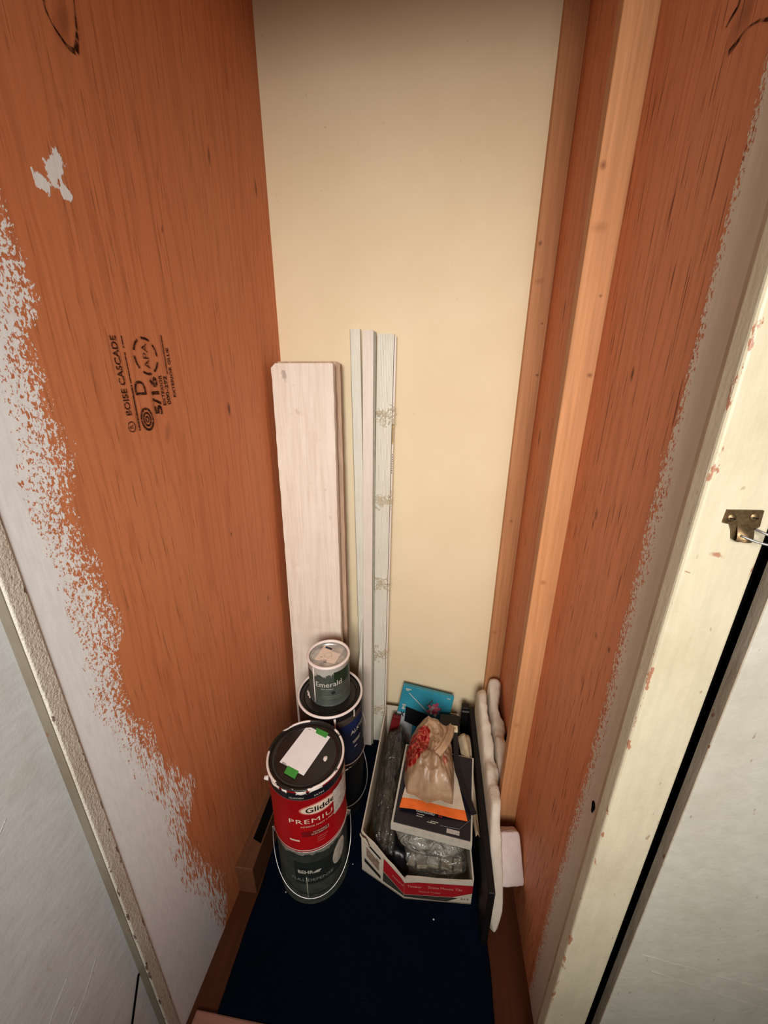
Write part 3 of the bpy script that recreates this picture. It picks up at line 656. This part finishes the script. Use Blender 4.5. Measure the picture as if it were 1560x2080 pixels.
# small can
M_SMALL = smear_mat('dark_green_label', srgb(70, 76, 68), srgb(186, 180, 170), .080, .108, (60, 60, 30), .5)
c5 = gallon('paint_can', 'small dark can lettered Emerald with label on its lid, on the navy can', QC, M_SMALL, rim_mat('rim_small', srgb(150, 145, 135), .30), plain('scuffed_tin', (.45, .44, .41, 1), .4, .5, .6, 60, .35), R=.0525, H=.122, rimr=.0036)
patch_cyl(QC, .0528, AF+.10, AF+1.2, .066, .104, plain('dark_green_patch', srgb(30, 48, 30), .4, .4, 0, 50, .5), c5, 'label_panel', 14, 4)
text_cyl('Emerald', .0215, QC, .0532, AF-.16, .0690, M_LTXT, c5, width=.068, bold=.0001, slope=.06)
patch_cyl(QC, .0530, AF-.55, AF+.05, .0545, .0555, M_LTXT, c5, 'fine_print', 6, 1)
patch_cyl(QC, .0530, AF-.06, AF+.14, .038, .048, M_DPATCH, c5, 'label_mark', 18, 3, disc)
for k in range(2): patch_cyl(QC, .0530, AF-.45, AF+.45, .0315-.006*k, .0325-.006*k, plain('grey_line', srgb(130, 128, 120), .7), c5, 'fine_print', 8, 1)
tube('paint_drip', [cyl(QC, .0528, AF-.92, z) for z in (.115, .09, .06, .03, .006)], lambda q: .0014, M_WHITEP, c5, 6)
QL = QC[2]+.122-.0085+.0006
lbl = qbox('lid_label', [(-.257, .813), (-.204, .795), (-.2135, .748), (-.268, .757)], QL, QL+.0003, plain('lid_paper', srgb(226, 206, 188), .8, .1, 0, 60, .05, 0), c5)
qbox('print_block', [(-.251, .810), (-.232, .8035), (-.2335, .7965), (-.2525, .803)], QL+.0003, QL+.0005, plain('slate_print', srgb(52, 56, 66), .7), lbl)
qbox('print_block', [(-.231, .803), (-.2055, .7945), (-.2075, .785), (-.233, .7935)], QL+.0003, QL+.0005, plain('grey_block', srgb(176, 164, 154), .7), lbl)
for (x, y, l) in ((-.2555, .770, .006), (-.245, .760, .010), (-.252, .7575, .016), (-.243, .754, .008)): qbox('fine_print', [(x, y), (x+l, y-.2*l), (x+l, y-.2*l-.0016), (x, y-.0016)], QL+.0003, QL+.0005, M_PENC, lbl)
rg = [Vector((-.237+.0095*math.cos(a), .776+.0095*math.sin(a), QL+.0005)) for a in [2*math.pi*i/24 for i in range(25)]]; tube('ring_print', rg, .0006, plain('ring_print', srgb(196, 178, 162), .7), lbl, 4)

# ------------------------------------------------------------------ tile carton
M_CARD = plain('white_carton', srgb(206, 192, 172), .8, .15, 0, 25, .10); M_CARDIN = plain('carton_inside', srgb(170, 150, 124), .85, .1)
ct = thing('tile_carton', 'cut-open white carton with red printed band on the navy carpet', 'carton', (.01, .75, CZ))
P = [(-.110, .985), (-.123, .592), (-.015, .549), (.141, .558), (.129, .985)]
TOPS = [[(0, .128), (.3, .128), (.6, .135), (.97, .148), (1, .150)], [(0, .150), (.06, .140), (.16, .134), (.30, .128), (.46, .113), (.60, .100), (.75, .092), (.9, .078), (1, .070)],
        [(0, .074), (.03, .082), (.2, .083), (.5, .081), (.8, .083), (1, .086)], [(0, .095), (1, .12)], [(0, .12), (1, .128)]]
def ppt(i, u, z, off=0.0):
    a, b = Vector(P[i]), Vector(P[(i+1) % 5]); d = (b-a).normalized(); n = Vector((-d.y, d.x)); c = a.lerp(b, u)
    cen = Vector((.02, .76)); n = n if (c-cen).dot(n) > 0 else -n
    c = c + n*off; return Vector((c.x, c.y, CZ+z))
for i in range(5):
    us = [u for u, _ in TOPS[i]]; vs, fs = [], []
    for u, h in TOPS[i]:
        vs += [ppt(i, u, 0), ppt(i, u, h), ppt(i, u, h, -.0035), ppt(i, u, 0, -.0035)]
    for k in range(len(us)-1):
        for j in range(4): fs.append([k*4+j, k*4+(j+1) % 4, k*4+4+(j+1) % 4, k*4+4+j])
    fs += [[0, 1, 2, 3], [len(vs)-1, len(vs)-2, len(vs)-3, len(vs)-4]]
    link('carton_panel', vs, fs, M_CARD, ct)
link('carton_bottom', [Vector((p[0], p[1], CZ+.0006)) for p in P] + [Vector((p[0], p[1], CZ+.004)) for p in P], [[0, 1, 2, 3, 4], [9, 8, 7, 6, 5]] + [[i, (i+1) % 5, (i+1) % 5+5, i+5] for i in range(5)], M_CARDIN, ct)
def band(i, pts, mat, name='printed_band', off=.0006):
    vs = [ppt(i, u, z, off) for u, z in pts]; return link(name, vs, [list(range(len(vs)))], mat, ct)
M_REDB = plain('red_band', srgb(168, 28, 36), .6, .25, 0, 60, .12); M_GREYB = plain('charcoal_band', srgb(62, 58, 52), .6, .25, 0, 60, .15); M_BLKP = plain('black_stripe', srgb(36, 32, 30), .6)
band(1, [(.52, .052), (1.0, .018), (1.0, .060), (.93, .070), (.52, .100)], M_REDB); band(1, [(.50, .013), (1.0, .010), (1.0, .0165), (.51, .050)], M_GREYB)
band(2, [(0, .018), (.72, .022), (1.0, .042), (1.0, .070), (.2, .066), (0, .060)], M_REDB); band(2, [(0, .008), (.64, .004), (.80, .020), (.72, .0205), (0, .0165)], M_GREYB)
band(1, [(.50, .013), (.512, .013), (.532, .100), (.52, .100)], M_LTXT, off=.0008)
band(1, [(.10, .112), (.46, .086), (.46, .094), (.10, .121)], M_BLKP); band(1, [(.07, .040), (.46, .014), (.46, .026), (.07, .054)], M_BLKP)
band(1, [(.12, .068), (.42, .040), (.42, .072), (.12, .100)], plain('brown_picture', srgb(140, 116, 100), .7, .2, 0, 120, .35), 'printed_picture')
M_BTXT = plain('band_lettering', srgb(214, 150, 130), .6)
text('Natural', .0120, lambda x, y: ppt(1, .86+x/.115, .054+y-.34*x, .0010), M_BTXT, ct, width=.028); text('Timber', .0120, lambda x, y: ppt(2, .15+x/.156, .050+y, .0010), M_BTXT, ct, width=.034); text('Stone Mosaic Tile', .0120, lambda x, y: ppt(2, .60+x/.156, .052+y, .0010), M_BTXT, ct, width=.078)
text('Natural Timber', .0080, lambda x, y: ppt(2, .38+x/.156, .034+y, .0010), M_BTXT, ct, width=.050)
text('54.5', .009, lambda x, y: ppt(2, .90+x/.156, .018+y, .0010), plain('faint_brown', srgb(140, 120, 104), .7), ct, width=.018)
# torn flap at the left front corner
vs, fs = slab(lambda u, v: (ppt(1, .02+.20*u, .132+.022*v-.02*u + .004*math.sin(7*u+3*v), .002+.008*math.sin(v*2)), Vector((0, -1, 0))), 6, 4, .002); link('torn_flap', vs, fs, M_CARD, ct)

# ------------------------------------------------------------------ things in the carton
def clear_plastic(name, tint=(.80, .76, .68, 1), veil=.25, rough=.12):
    M = Mat(name); n = M.noise(M.coord(), 38, 4, .55, 1.2); nt = M.nt
    nb = M.bump(n, .9, .012)
    tr = M.n('ShaderNodeBsdfTransparent'); tr.inputs[0].default_value = (.93, .91, .87, 1)
    df = M.n('ShaderNodeBsdfDiffuse'); df.inputs[0].default_value = tint; M.l(nb, df.inputs['Normal'])
    gl = M.n('ShaderNodeBsdfGlossy'); gl.inputs['Roughness'].default_value = rough; M.l(nb, gl.inputs['Normal'])
    lw = M.n('ShaderNodeLayerWeight'); lw.inputs[0].default_value = .22; M.l(nb, lw.inputs['Normal'])
    m1 = M.n('ShaderNodeMixShader'); M.l(M.ramp(n, [(.38, veil*.5), (.66, min(1, veil*1.8))]), m1.inputs[0]); M.l(tr.outputs[0], m1.inputs[1]); M.l(df.outputs[0], m1.inputs[2])
    m2 = M.n('ShaderNodeMixShader'); M.l(M.mr(lw.outputs['Fresnel'], 0, 1, .07, .9), m2.inputs[0]); M.l(m1.outputs[0], m2.inputs[1]); M.l(gl.outputs[0], m2.inputs[2])
    M.l(m2.outputs[0], nt.nodes['Material Output'].inputs[0]); return M.m
def pillow(name, cen, half, mat, parent=None, seed=0, amp=.12, rotz=0.0, n=5, pw=3.0):
    bm = bmesh.new(); bmesh.ops.create_icosphere(bm, subdivisions=n, radius=1)
    R = Matrix.Rotation(rotz, 3, 'Z')
    for v in bm.verts:
        p = v.co.copy(); k = (abs(p.x)**pw + abs(p.y)**pw + abs(p.z)**pw)**(-1/pw); q = p*k
        f = 1 + amp*noise.fractal(q*1.8+Vector((seed, seed*2, 0)), .8, 2.1, 4) + amp*.5*(1-abs(noise.noise(q*3.5+Vector((seed*3, 1, 2))))*2)*.6
        q = q*f; v.co = Vector(cen) + R @ Vector((q.x*half[0], q.y*half[1], q.z*half[2]))
    bm.verts.index_update(); return bm_out(bm, name, mat, parent, True)
M_CLEAR = clear_plastic('clear_plastic', (.50, .46, .39, 1), .06, .08); M_CLEAR2 = clear_plastic('clear_plastic_film', (.60, .56, .48, 1), .10, .08)
lb = thing('plastic_pouch', 'clear crinkled plastic pouch along the left side of the carton', 'pouch', (-.07, .76, CZ+.02))
pillow('film', (-.068, .748, .098), (.034, .165, .052), M_CLEAR, lb, 1, .11)
pillow('dark_contents', (-.070, .835, .090), (.027, .075, .045), plain('dark_contents', srgb(26, 24, 24), .5, .4), lb, 5, .08, n=4)
pillow('grey_contents', (-.066, .680, .085), (.025, .075, .040), plain('grey_contents', srgb(66, 60, 50), .5, .4, 0, 40, .45), lb, 9, .08, n=4)
# front pouch with mosaic tiles
fb = thing('plastic_pouch', 'clear plastic bag of small stone tiles at the carton front', 'pouch', (.04, .61, CZ+.02))
pillow('film', (.050, .612, .078), (.078, .040, .040), M_CLEAR2, fb, 3, .07, .02)
M_TILE = plain('stone_tile', srgb(150, 138, 118), .5, .3, 0, 70, .3)
for (x, y, z, sx, sy) in ((-.008, .590, .086, .015, .012), (.022, .588, .088, .012, .014), (.050, .590, .087, .014, .012), (.082, .592, .085, .013, .013), (.108, .594, .082, .010, .012), (.005, .612, .098, .013, .010), (.040, .614, .100, .015, .010), (.078, .614, .098, .014, .010)):
    box('tile', (x-sx, y-sy, z-.005), (x+sx, y+sy, z+.005), M_TILE, fb, .0015, 1, Matrix.Rotation(random.uniform(-.25, .25), 3, 'X') @ Matrix.Rotation(random.uniform(-.2, .2), 3, 'Z'))
tag(pillow('black_pouch', (-.030, .605, .070), (.030, .030, .040), plain('black_vinyl', srgb(14, 13, 14), .35, .5), None, 12, .08, -.3, 4), 'small black pouch tucked in the carton front corner', 'pouch')
# grey foil bag under the navy pack
gf = pillow('foil_bag', (.045, .662, .140), (.090, .085, .026), clear_plastic('grey_film', (.34, .31, .26, 1), .62, .2), None, 21, .06, -.08, 5); tag(gf, 'crumpled grey plastic bag under the navy pack', 'bag')
# navy pack
RN = Matrix.Rotation(math.radians(-6), 3, 'Z') @ Matrix.Rotation(math.radians(3), 3, 'X'); NC = Vector((.0505, .685, .187))
def npt(x, y, z): return NC + RN @ Vector((x, y, z))
nv = thing('navy_pack', 'navy and white flat carton pack lying across the tile carton', 'pack', (.05, .685, .165))
def nbox(name, lo, hi, mat, parent):
    q = [npt(x, y, z) for z in (lo[2], hi[2]) for x, y in ((lo[0], lo[1]), (hi[0], lo[1]), (hi[0], hi[1]), (lo[0], hi[1]))]
    return link(name, q, [[3, 2, 1, 0], [4, 5, 6, 7], [0, 1, 5, 4], [1, 2, 6, 5], [2, 3, 7, 6], [3, 0, 4, 7]], mat, parent)
nbox('tray', (-.094, -.098, -.012), (.092, .105, .009), plain('white_tray', srgb(196, 186, 170), .7), nv)
nbox('printed_top', (-.089, -.093, .009), (.088, .100, .0125), plain('navy_print', srgb(17, 18, 30), .38, .45, 0, 30, .2), nv)
text('KLEENGUARD', .0085, lambda x, y: npt(-.018+x, -.058+y, .0130), M_LTXT, nv, width=.044, bold=.0002)
text('A5', .0085, lambda x, y: npt(.017+x, -.0585+y, .0130), plain('red_print', srgb(190, 50, 40), .6), nv)
for (x, y, l) in ((-.038, -.0655, .018), (-.038, -.0700, .014), (-.004, -.0740, .018), (-.012, -.0775, .020)): nbox('fine_print', (x, y, .0125), (x+l, y+.0012, .0129), M_LTXT, nv)
nbox('barcode_label', (.034, -.089, .0125), (.063, -.080, .0130), plain('label_grey', srgb(176, 168, 160), .7, .2, 0, 300, .3), nv)
for (x0, y0, x1, y1) in ((.018, -.078, .062, -.076), (.062, -.076, .088, -.050)): 
    p = [npt(x0, y0, .0132), npt(x1, y1, .0132)]; vs, fs = tube_data(p, .0006, 5); link('crease', vs, fs, plain('crease_grey', srgb(96, 94, 96), .5), nv)
# orange and white envelope on the pack
ev = thing('envelope', 'white envelope with orange lower band lying on the navy pack', 'envelope', (.045, .68, .205))
EC = [Vector((-.036, .628)), Vector((.124, .620)), Vector((.094, .760)), Vector((-.004, .765))]
def ept(u, v):
    a = EC[0].lerp(EC[1], u); b = EC[3].lerp(EC[2], u); p = a.lerp(b, v); q = NC.z + .0165 + .004*math.sin(u*5+v*3) + .010*v
    return Vector((p.x, p.y, q)), Vector((0, 0, 1))
vs, fs = slab(lambda u, v: ept(u, v*.15), 14, 4, .0022); link('orange_band', vs, fs, plain('orange_print', srgb(236, 112, 46), .5), ev)
vs, fs = slab(lambda u, v: ept(u, .15+v*.85), 14, 12, .0022); link('white_body', vs, fs, plain('envelope_white', srgb(206, 186, 162), .6, .2, 0, 30, .12), ev)
# crumpled shopping bag
def bag_mat():
    M = Mat('tan_shopping_bag', .38, .45); n = M.noise(M.coord(), 16, 5, .6, 1.0)
    c = M.ramp(n, [(.3, srgb(132, 100, 72)), (.7, srgb(188, 156, 124))])
    pr = M.noise(M.coord((1, 1, 1)), 60, 2); red = M.ramp(pr, [(.40, srgb(128, 14, 14)), (.50, srgb(186, 92, 72)), (.60, srgb(142, 22, 20))])
    d = M.math('ADD', M.spot((-.040, .016), (.030, .058), (0, 1), -.30), M.math('MULTIPLY', n, .7)); c = M.mix(M.mr(d, 1.25, 1.32, 1, 0), c, red)
    d2 = M.math('ADD', M.spot((.030, -.020), (.009, .012), (0, 1)), M.math('MULTIPLY', pr, 1.2)); c = M.mix(M.mr(d2, 1.3, 1.5, .6, 0), c, srgb(160, 40, 34))
    M.color(c); M.normal(M.bump(n, .15, .004)); M.b.inputs['Transmission Weight'].default_value = 0.0
    M.b.inputs['Subsurface Weight'].default_value = .0; return M.m
sb = thing('shopping_bag', 'crumpled tan plastic shopping bag with red print on the pack', 'bag', (.040, .725, .22))
BAGC = Vector((.036, .735))
OUTL = [Vector(p) for p in ((.024, .852), (.060, .846), (.088, .822), (.094, .770), (.096, .700), (.090, .640), (.060, .648), (.030, .636), (-.002, .650), (-.022, .652), (-.030, .690), (-.030, .740), (-.022, .790), (-.006, .830))]
def bag_R(th):
    best = .05; d = Vector((math.cos(th), math.sin(th)))
    for p, q in zip(OUTL, OUTL[1:]+OUTL[:1]):
        p2, e = p-BAGC, q-p; det = d.x*(-e.y) + e.x*d.y
        if abs(det) < 1e-9: continue
        t = (p2.x*(-e.y) + e.x*p2.y)/det; sgm = (d.x*p2.y - d.y*p2.x)/det
        if t > 0 and -.001 <= sgm <= 1.001: best = t
    return best
def rdg(v): return 1-2*abs(noise.noise(v))
def bag_top(x, y, k):
    w = Vector(noise.noise_vector(Vector((x*22, y*22, 1))))*.010
    qx, qy = x+w.x, y+w.y
    f = .55*rdg(Vector((qx*34+qy*14, qy*13-qx*6, 3))) + .30*rdg(Vector((qx*55-qy*30, qy*30+qx*20, 8))) + .12*rdg(Vector((qx*120, qy*75, 5)))
    hood = .030*math.exp(-((x-.034)**2/.0012 + (y-.815)**2/.0011)) + .012*math.exp(-((x-.02)**2/.0009+(y-.70)**2/.0016))
    return (.052*(1-k**3.0)**.55 + hood*(1-k**4)) + .023*f*(1-k**6)
NA, NR = 120, 44; V, F = [], []
for j in range(NR+1):
    for i in range(NA):
        th = 2*math.pi*i/NA; k = j/NR; R_ = bag_R(th)*(1+.05*noise.noise(Vector((math.cos(th)*4, math.sin(th)*4, 2)))); p = BAGC + Vector((math.cos(th), math.sin(th)))*R_*k
        V.append(Vector((p.x, p.y, .2185 + max(.0, bag_top(p.x, p.y, k)))))
for i in range(NA): V.append(Vector((V[NR*NA+i].x, V[NR*NA+i].y, .2175)))
for j in range(NR+1):
    for i in range(NA):
        i2 = (i+1) % NA; F.append([j*NA+i, j*NA+i2, (j+1)*NA+i2, (j+1)*NA+i])
F.append([(NR+1)*NA+i for i in range(NA)][::-1])
link('bag_body', V, F, bag_mat(), sb, True)
def strap_fold(pts, wd, th):
    path = catmull(pts, 8); V, F = [], []
    for i, p in enumerate(path):
        d = (path[min(i+1, len(path)-1)]-path[max(i-1, 0)]).normalized(); a = d.cross(Vector((0, 0, 1))).normalized(); t = i/(len(path)-1)
        w_ = wd*(.55+.55*math.sin(math.pi*min(1, .15+t*.9)))
        for k in range(13):
            g = k/12*2-1; V.append(p + a*w_*g + Vector((0, 0, th*(1-g*g) + .0022*math.sin(g*7+t*5) - .004*abs(g))))
        V.append(p - Vector((0, 0, .004)))
    n = 14
    for i in range(len(path)-1):
        for k in range(n): F.append([i*n+k, i*n+(k+1) % n, (i+1)*n+(k+1) % n, (i+1)*n+k])
    F.append(list(range(n))); F.append([(len(path)-1)*n+k for k in range(n)][::-1]); return V, F
vs, fs = strap_fold([(.090, .828, .255), (.083, .790, .271), (.066, .745, .284), (.046, .716, .286), (.014, .700, .280), (-.010, .690, .266)], .0125, .006)
link('bag_handle', vs, fs, plain('tan_bag_handle', srgb(190, 158, 126), .4, .4, 0, 40, .15, .2), sb, True)
# blue picture pack at the back
bp = thing('picture_pack', 'teal blue pack with a pink flower picture against the back wall', 'pack', (.012, .96, CZ+.005))
RB = Matrix.Rotation(math.radians(-11), 3, 'X') @ Matrix.Rotation(math.radians(9.5), 3, 'Y'); BO = Vector((.0105, .972, .117))
def bpt(x, z, e=0.0): return BO + RB @ Vector((x, -.012-e, z))
box('sleeve', (BO.x-.083, BO.y-.012, BO.z-.100), (BO.x+.083, BO.y+.004, BO.z+.104), plain('teal_print', srgb(48, 138, 160), .4, .4, 0, 14, .12, .05), bp, .0012, 1, RB, BO)
def bquad(name, pts, mat, e=.0006, parent=bp): return link(name, [bpt(x, z, e) for x, z in pts], [list(range(len(pts)))], mat, parent)
bquad('pale_panel', [(-.083, -.095), (-.020, -.095), (-.030, .008), (-.083, .008)], plain('pale_grey_print', srgb(168, 168, 168), .5))
M_BL = plain('black_print_block', srgb(12, 13, 20), .5)
bquad('black_block', [(-.055, -.020), (.030, -.040), (.072, -.014), (.072, .004), (.018, .022), (-.060, .033)], M_BL, .0010)
text('M', .026, lambda a, b: bpt(-.066-b*.55, .030+a, .0012), M_LTXT, bp, bold=.0008); text('X', .026, lambda a, b: bpt(-.066-b*.55, .004+a, .0012), M_BL, bp, bold=.0010)
M_PET = [plain('petal_pink', srgb(214, 120, 138), .6), plain('petal_white', srgb(232, 220, 222), .6), plain('petal_rose', srgb(196, 84, 108), .6)]
for k in range(13):
    a = k*2.4; r = .004+.0011*k; cx, cz = .030+r*math.cos(a), .046+r*1.15*math.sin(a); ps = []
    for i in range(10):
        t = 2*math.pi*i/10; x = .0085*math.cos(t); z = .0055*math.sin(t); ps.append((cx+x*math.cos(a)-z*math.sin(a), cz+x*math.sin(a)+z*math.cos(a)))
    bquad('petal', ps, M_PET[k % 3], .0020-.00009*k)
M_LEAF = plain('leaf_grey_green', srgb(70, 90, 92), .6)
for (x, z, l, a) in ((.012, .064, .013, 1.2), (.018, .072, .012, 1.9), (.008, .056, .011, .6), (.050, .050, .013, 1.4), (.052, .036, .011, 1.0)):
    bquad('leaf', [(x+l*math.cos(a), z+l*math.sin(a)), (x-.003*math.sin(a), z+.003*math.cos(a)), (x-l*.6*math.cos(a), z-l*.6*math.sin(a)), (x+.003*math.sin(a), z-.003*math.cos(a))], M_LEAF, .0008)
bquad('branch', [(-.058, .082), (.016, .030), (.015, .028), (-.059, .080)], M_LTXT, .0008)
for (x, z, l) in ((-.072, .093, .018), (-.071, .0885, .010), (.062, .094, .010)): bquad('fine_print', [(x, z), (x+l, z), (x+l, z+.003), (x, z+.003)], M_LTXT, .0008)
# dark red booklet at the carton's back left
rb_ = box('booklet', (-.107, .914, CZ+.004), (-.080, .926, .146), plain('dark_red_cover', srgb(104, 22, 22), .5, .3, 0, 30, .25), None, .001, 1, Matrix.Rotation(math.radians(10), 3, 'Y') @ Matrix.Rotation(math.radians(-8), 3, 'X'), (-.09, .95, CZ)); tag(rb_, 'dark red booklet standing in the back left of the carton', 'booklet')
# black case, strap and tan paper at the right of the bag
tag(box('black_case', (.064, .862, CZ+.006), (.124, .930, .186), plain('black_case', srgb(14, 12, 13), .5, .35), None, .003, 2), 'small black case standing behind the shopping bag', 'case')
sp_ = thing('black_strap', 'black strap with a white end tag along the shopping bag', 'strap', (.11, .74, .225))
path = catmull([(.1045, .838, .226), (.1040, .800, .228), (.1035, .760, .229), (.1040, .725, .228), (.112, .700, .224), (.126, .665, .217), (.140, .632, .209)], 6)
vs = []; 
for i, p in enumerate(path):
    d = (path[min(i+1, len(path)-1)]-path[max(i-1, 0)]).normalized(); s_ = d.cross(Vector((0, 0, 1))).normalized()*.0068
    vs += [p+s_, p-s_, p-s_-Vector((0, 0, .003)), p+s_-Vector((0, 0, .003))]
fs = [[i*4+j, i*4+(j+1) % 4, i*4+4+(j+1) % 4, i*4+4+j] for i in range(len(path)-1) for j in range(4)] + [[3, 2, 1, 0], [len(vs)-4, len(vs)-3, len(vs)-2, len(vs)-1]]
link('webbing', vs, fs, plain('black_webbing', srgb(20, 19, 22), .5, .35), sp_)
tg = box('end_tag', (.0970, .832, .224), (.1115, .851, .2315), plain('ivory_tag', srgb(222, 208, 170), .6), sp_, .0015, 2); link('tag_mark', [(.103, .838, .2318), (.105, .838, .2318), (.105, .846, .2318), (.103, .846, .2318)], [[0, 1, 2, 3]], M_TXT, tg)
def tan_fn(u, v):
    y = .845 - .235*v; x = .114 + .036*u*(1-.76*v) + .031*v; z = .196 - .030*v + .016*math.sin(u*math.pi)*(1-.5*v) + .006*noise.noise(Vector((u*4, v*5, 2)))
    return Vector((x, y, z)), Vector((0, 0, 1))
def tan_mat():
    M = Mat('tan_wrapping', .6, .3); n = M.noise(M.coord((30, 8, 8)), 1.2, 4, .6, .5); M.color(M.ramp(n, [(.3, srgb(124, 92, 58)), (.55, srgb(196, 176, 146)), (.75, srgb(214, 198, 172))])); M.normal(M.bump(n, .4, .006)); return M.m
vs, fs = slab(tan_fn, 12, 24, .0015); tag(link('wrapping_paper', vs, fs, tan_mat(), None, True), 'curled tan and white wrapping paper beside the black shelf board', 'paper')

# ------------------------------------------------------------------ black panel and foam on the right
M_BLKPAN = plain('black_panel', srgb(13, 11, 11), .55, .3)
bk = thing('shelf_board', 'long black shelf board on edge between the carton and white foam', 'shelf board', (.163, .72, CZ))
box('slab', (.1560, .492, CZ), (.1700, .958, .198), M_BLKPAN, bk, .0015, 1)
box('end_block', (.1345, .950, CZ), (.1555, .972, .196), M_BLKPAN, bk, .0015, 1); box('end_stripe', (.1350, .9490, .180), (.1680, .9499, .186), plain('grey_stripe', srgb(96, 92, 92), .6), bk)
def foam_mat(name, c):
    M = Mat(name, .85, .15); n = M.noise(M.coord(), 45, 5, .6); M.color(M.ramp(n, [(.3, tuple(x*.86 for x in c[:3])+(1,)), (.7, c)])); M.normal(M.bump(n, .5, .004))
    return M.m
M_FOAM = foam_mat('white_foam', srgb(222, 208, 190)); M_FOAM2 = foam_mat('pink_white_foam', srgb(226, 208, 202))
def foam_strip(name, x0, wd, y0, y1, top, seed, bulge, label):
    V, F = [], []; NS, NC_ = 60, 24
    for i in range(NS+1):
        t = i/NS; y = y0+(y1-y0)*t; h = top(t); ww = wd*bulge(t); e = min(1, math.sqrt(max(0, 1-abs(2*t-1)**8))+.06)
        for k in range(NC_):
            a = 2*math.pi*k/NC_; ca, sa = math.cos(a), math.sin(a)
            sx = math.copysign(abs(ca)**.55, ca); sz = math.copysign(abs(sa)**.26, sa)
            nz = noise.noise(Vector((y*26+seed, sx*1.5, sz*1.2)))*.0050 + noise.noise(Vector((y*80+seed, sx*3, sz*3)))*.0028
            x = x0 + ww/2*(1+sx*e) + (nz if sx > 0 else 0); z = CZ + .0005 + h/2*(1+sz*e) + (nz*1.5 if sz > .2 else 0)
            V.append(Vector((x, y, max(z, CZ+.0004))))
    for i in range(NS):
        for k in range(NC_):
            k2 = (k+1) % NC_; F.append([i*NC_+k, (i+1)*NC_+k, (i+1)*NC_+k2, i*NC_+k2])
    F.append(list(range(NC_))); F.append([NS*NC_+k for k in range(NC_)][::-1])
    return tag(link(name, V, F, M_FOAM, None, True), label, 'foam')
foam_strip('foam_strip', .1706, .0325, .505, .985, lambda t: .050+.185*min(1, t*4.2)+.014*math.sin(t*9)+.030*t, 2, lambda t: (1+.10*math.sin(t*13+1)+.06*math.sin(t*29))*(.80 if t < .3 else 1), 'lumpy white foam strip standing along the black shelf board')
foam_strip('foam_strip', .2060, .0345, .702, .995, lambda t: .205+.085*t+.02*math.sin(t*8), 11, lambda t: 1+.12*math.sin(t*15), 'taller white foam strip against the corner wood strip')
RFm = Matrix.Rotation(math.radians(-6), 3, 'Y') @ Matrix.Rotation(math.radians(-38), 3, 'X') @ Matrix.Rotation(math.radians(12), 3, 'Z')
fbk = pillow('foam_block', (0, 0, 0), (.0265, .016, .050), M_FOAM2, None, 31, .02, 0, 5, 14.0)
for v in fbk.data.vertices: v.co = Vector((.2165, .590, .150)) + RFm @ v.co
tag(fbk, 'square pinkish white foam block wedged against the right plywood', 'foam')
# crumbs on the carpet
for (x, y, s, lb_) in ((.055, .520, .0014, 'white crumb on the carpet in front of the carton'), (-.296, .525, .0012, 'white crumb on the carpet by the front paint can'), (-.148, .60, .0010, 'white crumb on the carpet between can and carton')):
    c = pillow('crumb', (x, y, CZ+s*.6), (s, s*1.4, s*.7), M_WHITEP, None, x*90, .3, x*30, 2); tag(c, lb_, 'crumb', 'white crumbs on the carpet')
